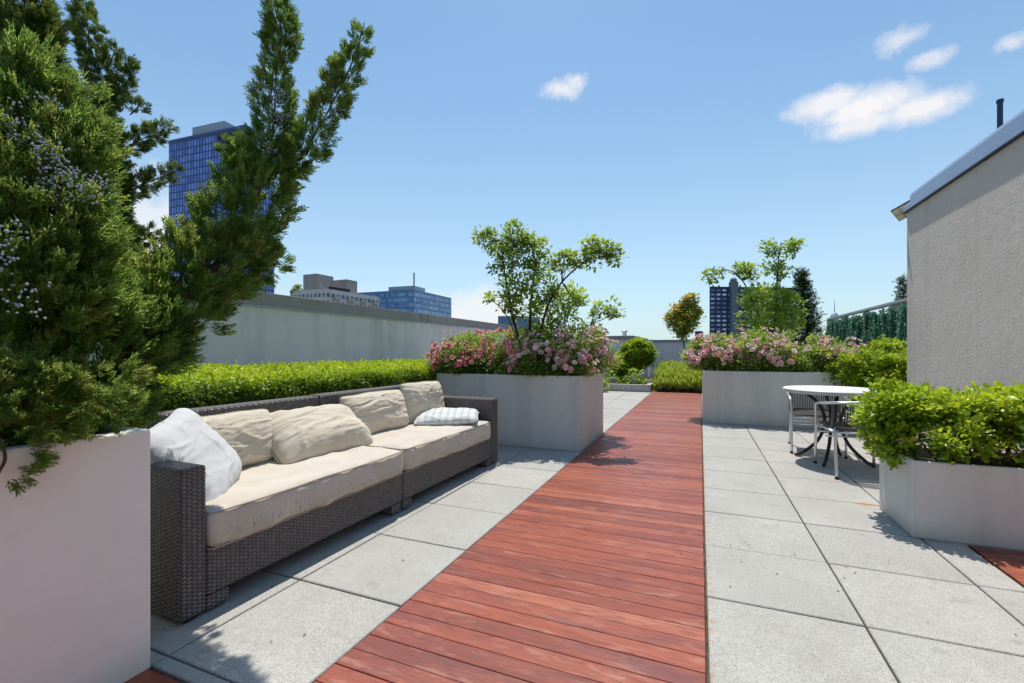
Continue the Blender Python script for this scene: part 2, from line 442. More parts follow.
# the building under the terrace
mb = MB(); mb.box((-6.6, -8, -45), (8, 27, -.5)); roofb = mb.build('building_below_terrace', M_wall); tag(roofb, kind='structure')
mb = MB(); mb.box((-6000, -6000, -45.5), (6000, 9000, -45)); tag(mb.build('city_ground', simple('distant_ground', (.16, .17, .16), .9, var=.3, scale=.02)), kind='structure')

PIT, Y00 = .607, 2.287
DX0, DX1 = -1.225, .021
mb = MB()
def pavers(x0, x1, y_from, y_to, skip=None):
    n0 = math.floor((y_from-Y00)/PIT); y = Y00+n0*PIT
    xs = []; x = x0
    while x < x1-.05: xs.append((x, min(x+PIT, x1))); x += PIT
    while y < y_to:
        for a, c in xs:
            if skip and skip((a+c)/2, y+PIT/2): continue
            gx = random.uniform(.0035, .0055)
            mb.slab(a+gx, max(y, y_from)+gx, c-gx, min(y+PIT, y_to)-gx, -.06, random.uniform(-.0015, .0015), .004, random.random(), .0012)
        y += PIT
pavers(DX1+.004, DX1+PIT*2+.004, -2.5, 17)
# narrow strip and red patch on the right
xr0 = DX1+PIT*2+.004
pavers(xr0, 1.44, -2.5, 3.47)
pavers(xr0, 8.0, 3.47, 17)
xl = DX0-.004
pavers(xl-PIT, xl, 1.012, 17)
for k in range(1, 4): pavers(xl-PIT*(k+1), xl-PIT*k, 1.012, 17)
pavers(-6.2, xl-PIT*4, 1.012, 17)
tag(mb.build('paving', M_paver), kind='structure')
n = 150; lz = .0035
x = np.concatenate([RNG.uniform(.1, 1.9, 60), RNG.uniform(-2.2, -1.25, 40), RNG.uniform(-1.2, 0, 50)]); y = np.concatenate([7.75-RNG.random(30)**2*3, 3.47-RNG.random(30)*1.2, RNG.uniform(1.1, 7, 40), RNG.uniform(1.5, 9, 50)])
V, F, T = scatter(np.stack([x, y, np.where((x > -1.22) & (x < .02), .009, .004)], 1), np.concatenate([RNG.normal(0, 1, (n, 2)), np.zeros((n, 1))], 1), np.concatenate([RNG.normal(0, .08, (n, 2)), np.ones((n, 1))], 1), RNG.uniform(.006, .017, n), LEAF, RNG.random(n))
o = nmesh('leaf_litter', V, F, petal('dry_leaf', (.10, .05, .02), (.30, .20, .08)), T); tag(o, 'tiny dry leaves and fallen bits scattered over pavers and boards', 'leaf litter', kind='stuff')
# joint bed under the pavers
mb = MB(); mb.box((-9, -8, -.061), (16, 32, -.018)); tag(mb.build('joint_sand', simple('joint_sand_mat', (.075, .06, .045), .95, var=.5, scale=30)), kind='structure')

PL = .0914
mb = MB()
def boards(x0, x1, y0, y1, split=None):
    n = math.floor((y0-1.730)/PL)
    y = 1.730+n*PL
    while y < y1-.02:
        a = max(y, y0)
        if y+PL-a > .03:
            cuts = [x0, x1]
            for i in range(len(cuts)-1):
                mb.slab(cuts[i]+random.uniform(0, .002), a+.0016, cuts[i+1]-random.uniform(0, .002), y+PL-.0016, -.03, .004+random.uniform(-.001, .001), .002, random.random(), .0008)
        y += PL
boards(DX0+.002, DX1-.002, -2.4, 13.05)
boards(-4.0, DX0-.001, -2.4, .985)
tag(mb.build('boardwalk', M_deck), kind='structure')
mb = MB()
boards(1.445, 2.38, -2.4, 3.47)
tag(mb.build('boardwalk_side_patch', M_deck), kind='structure')

# ------------------------------------------------------------------ parapet walls
def wall(name, label, x0, y0, x1, y1, z, coph=.2, ov=.03, seams=()):
    e = empty(name, ((x0+x1)/2, (y0+y1)/2, 0), label, 'wall')
    cx, cy = (x0+x1)/2, (y0+y1)/2
    m = MB(); m.box((x0-cx, y0-cy, -.05), (x1-cx, y1-cy, z-coph)); m.build('wall_face', M_wall, e)
    m = MB(); m.box((x0-cx-ov, y0-cy-ov, z-coph+.002), (x1-cx+ov, y1-cy+ov, z)); cp = m.build('coping', M_coping, e, bevel=.006)
    m = MB(); m.box((x0-cx-ov-.012, y0-cy-ov-.012, z-coph-.016), (x1-cx+ov+.012, y1-cy+ov+.012, z-coph)); m.build('drip_edge', M_flash, e)
    for sy in seams:
        m = MB()
        m.box((x1-cx+ov, sy-cy-.02, z-coph+.01), (x1-cx+ov+.004, sy-cy+.0, z+.003)); m.box((x1-cx+ov, sy-cy+.28, z-coph+.01), (x1-cx+ov+.004, sy-cy+.3, z+.003))
        for q in (.05, .15): m.box((x1-cx+ov, sy-cy+.1, z-coph+q), (x1-cx+ov+.006, sy-cy+.13, z-coph+q+.03))
        m.build('coping_joint', M_dark, e)
    return e
wall('parapet_wall', 'long grey rendered parapet wall with brown coping behind the clipped hedge', -6.55, -6, -6.2, 15.9, 2.03, .205, .03, (9.2,))
wall('parapet_wall', 'grey wall block behind the mid rose planter, its corner left of the ground cover', -6.5, 16.05, -2.15, 20.9, 1.66, .12, .03)
wall('parapet_wall', 'low grey far parapet closing the terrace behind the ground cover', -2.1, 21.0, 14, 21.3, 1.62, .1, .03)

# roof vent on far wall
e = empty('roof_vent', at(624.5, 335, 16.9), 'small silver vent cap poking above the far grey wall', 'vent')
m = MB(); m.lathe([(.085, -.2), (.085, .12), (.11, .121), (.115, .16), (.05, .19)], 0, 0, 20); m.build('vent_cap', M_alu, e)

# ------------------------------------------------------------------ planters
def planter(label, x0, y0, x1, y1, z, th=.05, soil=.07, mat=None):
    e = empty('planter', ((x0+x1)/2, (y0+y1)/2, 0), label, 'planter')
    hx, hy = (x1-x0)/2, (y1-y0)/2
    m = MB()
    o_ = [(-hx, -hy), (hx, -hy), (hx, hy), (-hx, hy)]; i_ = [(-hx+th, -hy+th), (hx-th, -hy+th), (hx-th, hy-th), (-hx+th, hy-th)]
    vs = [(a, c, 0) for a, c in o_]+[(a, c, z) for a, c in o_]+[(a, c, z) for a, c in i_]+[(a, c, z-soil-.1) for a, c in i_]
    fs = [(3, 2, 1, 0), (12, 13, 14, 15)]
    for i in range(4):
        j = (i+1) % 4; fs += [(i, j, j+4, i+4), (i+4, j+4, j+8, i+8), (i+8, j+8, j+12, i+12)]
    m.add(vs, fs); m.build('planter_box', mat or M_planter, e, bevel=.008)
    # lumpy soil
    n = 24; V = []; F = []
    for i in range(n+1):
        for j in range(n+1):
            x = (-hx+th+.003)+(2*hx-2*th-.006)*i/n; y = (-hy+th+.003)+(2*hy-2*th-.006)*j/n
            V.append((x, y, z-soil+.02*noise.noise(Vector((x*6, y*6, z)))))
    F = [(i*(n+1)+j, (i+1)*(n+1)+j, (i+1)*(n+1)+j+1, i*(n+1)+j+1) for i in range(n) for j in range(n)]
    m = MB(); m.add(V, F); m.build('soil', M_soil, e, smooth=True)
    return e
planter('tall brightened planter at the left edge holding the big berried juniper', -3.05, -1.2, -1.812, 1.005, .856, mat=M_planterlit)
planter('tall grey planter between sofa and walkway, filled with pink roses and a tree', -3.13, 4.995, -1.243, 6.31, .85)
planter('wide grey planter behind the bistro table with pink roses and slender tree', .032, 7.79, 4.2, 9.1, .82)
planter('low grey planter at the right with a leafy lime green shrub', 1.19, 3.478, 2.385, 4.035, .467, .03, .06)
# hedge bed
e = empty('hedge_planter', (-4.2, 3, 0), 'low dark grey planter running behind the sofa under the hedge', 'planter')
m = MB(); m.box((-1.6, -4.9, 0), (1.24, 6.5, .42)); m.build('planter_box', M_planter, e, bevel=.008)
# low bed kerb
e = empty('bed_kerb', (-2.4, 12.95, 0), 'low pale concrete kerb edging the bed beyond the pavers', 'kerb')
m = MB(); m.box((-2.9, -.03, 0), (1.14, .1, .2)); m.box((1.0, .102, 0), (1.14, 2.8, .2)); m.build('kerb', M_curb, e, bevel=.01)
m = MB(); m.box((-2.9, .104, 0), (.998, 2.9, .13)); m.build('soil', M_soil, e)

# grey service box by far wall
e = empty('service_box', at(683, 362, 15.6)*1.0, 'low grey metal box with pale rim by the far wall', 'box'); e.location.z = 0
m = MB(); m.box((-.5, 0, 0), (.9, .6, .60)); m.build('box_body', simple('box_grey', (.13, .15, .15), .5), e, bevel=.01)
m = MB(); m.box((-.53, -.03, .602), (.93, .63, .66)); m.box((-.53, -.03, 0), (-.502, .0, .6)); m.build('rim', M_curb, e, bevel=.006)

# ------------------------------------------------------------------ stucco building right
e = empty('stucco_building', (2.4, 3.6, 0), 'beige stucco rooftop building with sloping-looking metal coping at right', 'building')
bz = 2.88
m = MB(); m.box((0, -5.6, -.05), (1.9, 3.57, bz)); m.build('wall', M_stucco, e)
m = MB()
prof = [(-.028, bz+.004), (-.028, bz+.15), (-.012, bz+.19), (.3, bz+.20), (.3, bz+.004)]
m.add([(x, -5.62, z) for x, z in prof]+[(x, 3.40, z) for x, z in prof], [(0, 1, 2, 3, 4), (9, 8, 7, 6, 5)]+[(i, (i+1) % 5, (i+1) % 5+5, i+5) for i in range(5)])
m.add([(x, 3.402, bz+(z-bz)*.45) for x, z in prof]+[(x, 3.62, bz+(z-bz)*.45) for x, z in prof], [(0, 1, 2, 3, 4), (9, 8, 7, 6, 5)]+[(i, (i+1) % 5, (i+1) % 5+5, i+5) for i in range(5)])
m.build('coping', M_flash, e, bevel=.004)
m = MB(); m.box((-.034, -5.62, bz-.012), (.3, 3.61, bz)); m.build('drip_edge', M_dark, e)
m = MB(); m.box((-.034, 1.2, bz+.06), (-.0285, 1.225, bz+.13)); m.box((-.034, 1.2, bz+.045), (-.0285, 1.26, bz+.059)); m.build('coping_clip', M_dark, e)
m = MB(); m.box((.302, -5.6, bz), (1.9, 3.5, bz+.03)); m.build('roof', M_coping, e)
# roof vent pipe
pp = at(1000, 130, 4.9)
e = empty('vent_pipe', (pp.x, pp.y, bz), 'slim dark blue pipe standing on the roof of the stucco building', 'pipe')
m = MB(); m.lathe([(.024, 0), (.024, .93), (.03, .932), (.03, .965), (.02, .97)], 0, 0, 16); m.build('pipe', simple('pipe_blue', (.02, .045, .10), .4, metal=.3), e)
# floodlight on far corner
fl = Vector((2.43, 7.29, 2.93))
e = empty('floodlight', tuple(fl), 'dark floodlight with cream lens panels at the top corner of the stucco wall', 'light')
e.rotation_euler = Vector((-.30, -.80, -.55)).to_track_quat('-Z', 'Y').to_euler(); e.rotation_euler.rotate_axis('Z', R(-28))
m = MB(); m.box((-.125, -.09, .0), (.125, .09, .035)); m.build('housing', M_dark, e, bevel=.006)
M_lens = simple('cream_lens', (.62, .58, .42), .35)
for i in range(3):
    for j in range(2):
        m = MB(); m.box((-.116+i*.079, -.081+j*.083, -.008), (-.042+i*.079, -.004+j*.083, -.001)); m.build('lens_panel', M_lens, e, bevel=.002)
m = MB(); m.tube([(.0, 0, .03), (.06, .02, .08), (.12, .04, .12)], .018, 8); m.build('bracket', M_dark, e)

# ------------------------------------------------------------------ ivy screen with rail
e = empty('green_screen_fence', (4.5, 13, 0), 'grey railing with panels of dark artificial ivy beyond the right planter', 'fence')
M_rail = simple('grey_rail', (.33, .34, .35), .5, metal=.3, var=.06)
m = MB(); m.box((-.06, -5, 2.30), (.10, 7.5, 2.37)); m.build('top_rail', M_rail, e, bevel=.006)
for k in range(7):
    y = -4.9+k*2.05
    m = MB(); m.box((-.05, y, 0), (.09, y+.16, 2.298)); m.build('post', M_rail, e, bevel=.004)
m = MB(); m.box((.03, -5, 0), (.06, 7.4, 2.12)); m.build('backing_panel', simple('dark_mesh', (.01, .03, .022), .8), e)
n = 42000
y = RNG.uniform(-5, 7.45, n); z = RNG.uniform(.4, 2.2, n)
fold = .04*np.sin(y*7.0+1.2*np.sin(y*2.3))+.03*np.sin(y*17+z*1.5)+.02*np.sin(z*6+y*3)
P = np.stack([-.03-np.abs(fold)*1.0+RNG.normal(0, .012, n), y, z+.03*np.sin(y*5)], 1)
A = np.stack([RNG.uniform(-1, .1, n), RNG.normal(0, .7, n), RNG.normal(.1, .6, n)], 1); N = np.stack([-np.ones(n), RNG.normal(0, .5, n), RNG.normal(.5, .4, n)], 1)
T = np.clip(.38-fold*4+RNG.normal(0, .15, n), 0, 1)
V, F, T = scatter(P, A, N, RNG.uniform(.04, .075, n), LEAF, T); nmesh('ivy_leaves', V, F, L_ivy, T, e)

# ------------------------------------------------------------------ sofa
S = empty('wicker_sofa', (-2.4, 2.72, 0), 'long dark brown wicker sofa with beige seat cushions beside the boardwalk', 'sofa', rz=R(-1.1))
ox, oy = -2.4, 2.72
def sb(name, a, c, mat=M_wicker, bv=.012):
    m = MB(); m.box((a[0]-ox, a[1]-oy, a[2]), (c[0]-ox, c[1]-oy, c[2])); return m.build(name, mat, S, bevel=bv)
XF, XB = -1.9385, -2.86
sb('arm', (XB, 1.203, .014), (-1.937, 1.312, .645))
sb('arm', (XB, 4.10, .014), (-1.937, 4.235, .655))
sb('seat_base', (XB+.01, 1.3135, .075), (XF, 2.668, .272)); sb('seat_base', (XB+.01, 2.676, .075), (XF, 4.096, .272))
sb('backrest', (XB, 1.3135, .276), (-2.725, 2.668, .785)); sb('backrest', (XB, 2.676, .276), (-2.725, 4.096, .79))
for x in (-2.05, -2.84):
    for yy in (1.3135, 2.56, 2.68, 3.99): sb('foot', (x-.0 if x < -2.5 else -2.03, yy, .012), (x+.09 if x < -2.5 else -1.94, yy+.1, .073), M_wicker, .006)
for x in (-2.0, -2.8):
    for yy in (1.23, 4.15): sb('foot', (x, yy, 0), (x+.05, yy+.05, .013), M_dark, .004)

def rounded(name, c, size, rad, mat, parent, cuts=34, seed=0, amp=.006, sag=.012, par_off=(0, 0, 0)):
    bm = bmesh.new(); bmesh.ops.create_cube(bm, size=1)
    bmesh.ops.subdivide_edges(bm, edges=bm.edges[:], cuts=cuts, use_grid_fill=True)
    hx, hy, hz = [s_/2 for s_ in size]
    for v in bm.verts:
        p_ = Vector((v.co.x*size[0], v.co.y*size[1], v.co.z*size[2]))
        q_ = Vector((max(-hx+rad, min(hx-rad, p_.x)), max(-hy+rad, min(hy-rad, p_.y)), max(-hz+rad, min(hz-rad, p_.z))))
        d_ = p_-q_
        if d_.length > 1e-6:
            p_ = q_+d_.normalized()*rad
        w = Vector((p_.x*4+seed, p_.y*4, p_.z*6)); n1 = noise.noise(w)
        w2 = Vector((p_.x*5+seed, p_.y*14, p_.z*3)); n2 = noise.noise(w2)
        ridge = (1-abs(noise.noise(Vector((p_.x*9+p_.y*3, p_.y*6-p_.x*4, seed)))*2))**3
        nd = d_.normalized() if d_.length > 1e-6 else Vector((0, 0, 1 if p_.z > 0 else -1))
        p_ += nd*(amp*n1*2+amp*n2+amp*.9*ridge)
        if p_.z > 0: p_.z += -sag*math.cos(p_.x/hx*1.5)*math.cos(p_.y/hy*1.5)+.012*(1-(p_.x/hx)**2)*(1-(p_.y/hy)**2)
        v.co = p_
    me = bpy.data.meshes.new(name); bm.to_mesh(me); bm.free(); me.materials.append(mat)
    me.polygons.foreach_set('use_smooth', [True]*len(me.polygons))
    o = bpy.data.objects.new(name, me); COL.objects.link(o); o.location = c
    if parent: o.parent = parent
    # piping round top and bottom front edges
    for zz in (hz-rad*.28, -hz+rad*.28):
        loop = []
        rr = rad*.9
        for (sx, sy, a0) in ((1, 1, 0), (-1, 1, 90), (-1, -1, 180), (1, -1, 270)):
            for k in range(7):
                an = R(a0+k*15); loop.append(Vector((sx*(hx-rad)+rr*math.cos(an)*1.0, sy*(hy-rad)+rr*math.sin(an), zz+.003*noise.noise(Vector((an, sx, seed))))))
        loop2 = []
        for i, p_ in enumerate(loop):
            q_ = loop[(i+1) % len(loop)]; k = max(1, int((q_-p_).length/.05))
            for j in range(k):
                w = p_.lerp(q_, j/k); loop2.append(w+Vector((0, 0, .006*noise.noise(w*5+Vector((seed, 0, 0))))))
        loop2.append(loop2[0])
        m = MB(); m.tube(loop2, .0042, 6, cap=False); m.build('piping', M_pipe, o, smooth=True)
    return o
rounded('seat_cushion', (-2.32-ox, 1.998-oy, .352), (.80, 1.36, .175), .04, M_seat, S, seed=1.3)
rounded('seat_cushion', (-2.325-ox, 3.39-oy, .352), (.79, 1.395, .18), .04, M_seat, S, seed=5.1)

def pillow(label, c, wd, ud, w, h, t, mat, seed, group, amp=.012, name='cushion', sag=0., square=.5, pipe=True):
    c = Vector(c); wd = Vector(wd).normalized(); ud = Vector(ud); ud = (ud-wd*ud.dot(wd)).normalized(); nd = wd.cross(ud); amp *= .75
    n = 64; vs = []; uvs = []; fs = []
    e = empty(name, c, label, 'cushion', group)
    def pos(i, j, s):
        a = -1+2*i/n; b_ = -1+2*j/n
        a_ = math.sin(a*PI/2)*.35+a*.65; bb = math.sin(b_*PI/2)*.35+b_*.65
        T = max(0, (1-abs(a_)**3))**square*max(0, (1-abs(bb)**3))**square
        x = a_*w/2*(1-.03*(1-bb*bb)-.07*abs(a_*bb)**5); y = bb*h/2*(1-.03*(1-a_*a_)-.09*abs(a_*bb)**5)
        x += .008*noise.noise(Vector((bb*2, seed, 3))); y += .012*noise.noise(Vector((a_*2, seed, 7)))
        edge = min(1-abs(a_), 1-abs(bb)); ef = math.exp(-edge*5.5)
        pk = math.sin((a_ if (1-abs(bb)) < (1-abs(a_)) else bb)*21+3*noise.noise(Vector((a_*2, bb*2, seed))))*ef*.55
        q = Vector((a_*.9+bb*.5+seed, bb*1.9-a_*.4, s*4))
        q2 = q+Vector((noise.noise(q), noise.noise(q+Vector((5, 2, 1))), 0))*.9
        rd = (1-abs(noise.noise(q2*1.1)*2.1)); rd = max(rd, 0)**3
        rd2 = max(0, 1-abs(noise.noise(q2*2.0+Vector((9, 9, 9)))*2.1))**3
        rd3 = max(0, 1-abs(noise.noise(Vector((a_*3.1+bb*1.4+seed, bb*7-a_*2.5, s*3)))*3.2))**2
        z = t/2*T*s*(1+.25*noise.noise(q*.7))+s*T**.6*amp*(rd*1.0+rd2*.35+rd3*(.30 if mat is not M_white else .1)+pk*.9)
        y -= sag*T*(1-(bb*.5+.5))
        return wd*x+ud*y+nd*z, (x, y)
    idx = {}
    for s in (1, -1):
        for i in range(n+1):
            for j in range(n+1):
                if s == -1 and (i in (0, n) or j in (0, n)): idx[(s, i, j)] = idx[(1, i, j)]; continue
                p_, u_ = pos(i, j, s); idx[(s, i, j)] = len(vs); vs.append(p_); uvs.append(u_)
        for i in range(n):
            for j in range(n):
                f = (idx[(s, i, j)], idx[(s, i+1, j)], idx[(s, i+1, j+1)], idx[(s, i, j+1)])
                fs.append(f if s == 1 else f[::-1])
    me = bpy.data.meshes.new('cushion_cover'); me.from_pydata(vs, [], fs); me.materials.append(mat)
    ul = me.uv_layers.new(name='UVMap')
    for l in me.loops: ul.data[l.index].uv = uvs[l.vertex_index]
    me.polygons.foreach_set('use_smooth', [True]*len(me.polygons))
    o = bpy.data.objects.new('cushion_cover', me); COL.objects.link(o); o.parent = e
    if pipe:
        ring = [(i, 0) for i in range(n)]+[(n, j) for j in range(n)]+[(i, n) for i in range(n, 0, -1)]+[(0, j) for j in range(n, -1, -1)]
        pts = [vs[idx[(1, i, j)]]*1.004 for i, j in ring]
        m = MB(); m.tube(pts[::2]+[pts[0]], .0048, 6, cap=False); m.build('piping', M_pipe if mat is M_beige else mat, e, smooth=True)
    return e
G_ = 'loose cushions on the wicker sofa'
pillow('large white rumpled cushion slumped over the near arm of the sofa', (-2.35, 1.50, .60), (.60, -.78, -.16), (-.50, -.30, .80), .54, .48, .15, M_white, 1.7, G_, .011)
pillow('beige cushion standing against the backrest next to the white rumpled one', (-2.60, 1.83, .59), (.05, 1, .0), (-.32, 0, 1), .66, .35, .19, M_beige, 4.2, G_, .014)
pillow('plump beige cushion lying tilted in the middle of the sofa', (-2.50, 2.44, .55), (.10, 1, .0), (-.74, .0, .60), .78, .46, .27, M_beige, 8.8, G_, .016)
pillow('beige cushion leaning on the backrest, just beyond the plump tilted one', (-2.60, 3.20, .595), (.03, 1, .0), (-.30, 0, 1), .78, .37, .19, M_beige, 12.4, G_, .015)
pillow('squarish beige cushion farthest along the backrest, behind the small striped pillow', (-2.56, 3.86, .62), (.25, 1, 0), (-.25, .05, 1), .54, .42, .18, M_beige, 15.9, G_, .014)
pillow('small pale striped pillow lying flat by the far arm', (-2.25, 3.80, .495), (.90, .40, .04), (-.42, .85, .10), .60, .42, .125, M_stripe, 21.3, G_, .012, name='pillow')

# ------------------------------------------------------------------ table and chairs
e = empty('bistro_table', (1.255, 5.56, 0), 'round white bistro table with dark curved legs', 'table')
m = MB(); m.lathe([(.415, .706), (.435, .708), (.44, .715), (.44, .742), (.434, .7475)], 0, 0, 64); m.build('tabletop', M_table, e, smooth=False)
M_rim, g, b = newmat('ribbed_rim', .5, .4)
sp = g.new('ShaderNodeSeparateXYZ'); g.l.new(objco(g), sp.inputs[0])
st = g.math('SINE', g.math('MULTIPLY', g.math('ARCTAN2', sp.outputs[1], sp.outputs[0]), 130.0))
g.l.new(g.mix(g.mr(st, -.3, .5), (.36, .37, .38), (.72, .72, .70)), b.inputs['Base Color']); bump(g, b, st, .5, .004)
m = MB(); m.lathe([(.441, .712), (.4435, .714), (.4435, .739), (.441, .741)], 0, 0, 64); m.build('rim_band', M_rim, e)
for k in range(4):
    an = R(-25+90*k+180)
    d_ = Vector((math.cos(an), math.sin(an), 0))
    pts = [d_*.34+Vector((0, 0, .015)), d_*.27+Vector((0, 0, .05)), d_*.13+Vector((0, 0, .2)), d_*.07+Vector((0, 0, .40)), d_*.12+Vector((0, 0, .58)), d_*.26+Vector((0, 0, .70))]
    m = MB(); m.tube(smooth_path(pts, 5), .016, 8); m.build('leg', M_iron, e, smooth=True)
for rr_, z0_, z1_ in ((.10, .36, .375), (.18, .698, .705)):
    m = MB(); m.lathe([(rr_, z0_), (rr_, z1_)], 0, 0, 24); m.build('support_ring', M_iron, e)

def make_chair(label, loc, rz):
    e = empty('bistro_chair', loc, label, 'chair', 'aluminium chairs at the bistro table', rz)
    loop = [(-.245, .30, .0), (-.245, .275, .42), (-.25, .26, .56), (-.26, .20, .615), (-.268, .05, .635), (-.262, -.14, .655), (-.215, -.26, .67), (-.1, -.305, .68), (0, -.315, .685)]
    loop = loop+[(-x, y, z) for x, y, z in loop[-2::-1]]
    m = MB(); m.tube(smooth_path(loop, 5), .0125, 10); m.build('arm_frame', M_alu, e, smooth=True)
    for s in (-1, 1):
        m = MB(); m.tube(smooth_path([(s*.235, -.31, .0), (s*.228, -.25, .22), (s*.222, -.215, .41), (s*.215, -.16, .425)], 5), .0125, 10); m.build('rear_leg', M_alu, e, smooth=True)
        m = MB(); m.lathe([(.016, -.002), (.016, .02)], 0, 0, 10)
        f_ = m.build('foot_cap', M_dark, e); f_.location = (s*.235, -.31, 0)
        m = MB(); m.lathe([(.016, -.002), (.016, .02)], 0, 0, 10)
        f_ = m.build('foot_cap', M_dark, e); f_.location = (s*.245, .30, 0)
        m = MB(); m.tube([(s*.243, .27, .40), (s*.222, -.22, .40)], .010, 8); m.build('seat_rail', M_alu, e, smooth=True)
    m = MB(); m.tube([(-.243, .26, .40), (.243, .26, .40)], .010, 8); m.tube([(-.222, -.215, .40), (.222, -.215, .40)], .010, 8); m.tube([(-.236, .0, .33), (.236, 0, .33)], .008, 8); m.tube([(-.243, .27, .33), (.243, .27, .33)], .008, 8); m.build('cross_bar', M_alu, e, smooth=True)
    # woven seat: dished strips
    m = MB()
    for k in range(20):
        x0 = -.225+k*.0225
        pts = [(x0+.0105, -.225+.49*i/8, .425-.018*math.sin(PI*i/8)*math.cos(x0*5)) for i in range(9)]
        m.tube(pts, .0105, 6)
    m.build('woven_seat', M_strap, e, smooth=True)
    # backrest: upright strands on a curve, with rim bars
    m = MB()
    def bk(t_, z): 
        x = t_*.225; return (x, -.30+.075*abs(t_)**2.2+(.70-z)*.16, z)
    for k in range(27):
        t_ = -1+2*k/26
        m.tube([bk(t_, .445), bk(t_, .53), bk(t_, .61), bk(t_, .665)], .0058, 5)
    m.build('woven_back', M_strap, e, smooth=True)
    m = MB()
    for z in (.44, .662): m.tube([bk(-1+2*i/12, z) for i in range(13)], .010, 8)
    for t_ in (-1.04, 1.04): m.tube([bk(t_, .42), bk(t_, .55), bk(t_, .672)], .013, 8)
    m.build('back_rim', simple('weave_rim', (.10, .095, .095), .5), e, smooth=True)
    return e
make_chair('aluminium chair with woven back nearest the low planter, back towards the viewer', (1.335, 5.13, 0), R(3))
make_chair('aluminium chair on the far left side of the table, facing the viewer', (1.21, 6.10, 0), R(174))

# ------------------------------------------------------------------ hedge
e = empty('clipped_hedge', (-4.3, 3.5, .4), 'long clipped bright green hedge behind the wicker sofa', 'hedge')
parts = []
def hedge_pts(n, kind):
    yy = RNG.uniform(-3.3, 6.0, n)
    if kind == 'top':
        x = -RNG.uniform(.0, 2.5, n)**1.0; x = 1.15+x; z = .50+.02*np.random.default_rng(1).random()+np.zeros(n)
        P = np.stack([x, yy, z], 1)
        P[:, 2] += .03*fnoise(P, 3.1)+.02*fnoise(P, 9.)+RNG.normal(0, .012, n)-(x > 1.05)*(x-1.05)*.5
        A = np.stack([RNG.normal(0, .6, n), RNG.normal(0, .6, n), RNG.uniform(.1, 1.1, n)], 1); N = np.stack([RNG.normal(0, .5, n), RNG.normal(0, .5, n), np.ones(n)], 1)
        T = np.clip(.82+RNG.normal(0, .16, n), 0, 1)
    else:
        z = RNG.uniform(-.02, .52, n); P = np.stack([np.full(n, 1.17), yy, z], 1)
        P[:, 0] += .035*fnoise(P, 4.)+.02*fnoise(P, 11.)-RNG.random(n)**2*.10-np.maximum(z-.45, 0)*.6
        A = np.stack([RNG.uniform(.1, 1, n), RNG.normal(0, .6, n), RNG.normal(.25, .6, n)], 1); N = np.stack([np.ones(n)*.8, RNG.normal(0, .5, n), RNG.normal(.6, .4, n)], 1)
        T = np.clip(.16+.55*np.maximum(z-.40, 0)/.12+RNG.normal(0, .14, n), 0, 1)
    return P, A, N, T
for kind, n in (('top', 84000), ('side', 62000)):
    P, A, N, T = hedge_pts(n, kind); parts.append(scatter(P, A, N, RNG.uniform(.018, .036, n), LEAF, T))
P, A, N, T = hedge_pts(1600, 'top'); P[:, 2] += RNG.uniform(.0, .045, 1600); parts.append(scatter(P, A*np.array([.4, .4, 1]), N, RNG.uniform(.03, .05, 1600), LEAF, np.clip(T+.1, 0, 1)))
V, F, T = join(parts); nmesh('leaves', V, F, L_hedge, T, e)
m = MB(); m.box((-1.45, -3.3, .02), (1.06, 6.0, .46)); m.build('dark_core', simple('hedge_inner', (.012, .022, .008), .95), e)  # solid dark box closes gaps between leaves, shaded inside put into its colour

# ------------------------------------------------------------------ rose bushes
def blossoms(name, pts, nrmls, size, mat, parent, tint):
    k = len(pts); parts = []
    for ring, (np_, sc, tilt, tb) in enumerate(((6, 1.0, .7, .12), (5, .8, 1.3, 0), (4, .6, 2.4, -.15))):
        for q in range(np_):
            an = 2*PI*q/np_+ring*.6
            nn = nrm(nrmls); ref = nrm(np.cross(nn, np.array([[.2, 1, .1]]))); bi = np.cross(nn, ref)
            rad = ref*math.cos(an)+bi*math.sin(an)
            A = rad+nn*tilt+RNG.normal(0, .12, (k, 3)); N = nn-rad*tilt*.6
            parts.append(scatter(pts, A, N, size*sc*.6*RNG.uniform(.85, 1.15, k), (ROUND[0]*np.array([1.35, 1, 1.5]), ROUND[1]), np.clip(tint+tb+RNG.normal(0, .08, k), 0, 1)))
    V, F, T = join(parts); o = nmesh(name, V, F, mat, T, parent); o['kind'] = 'stuff'; return o

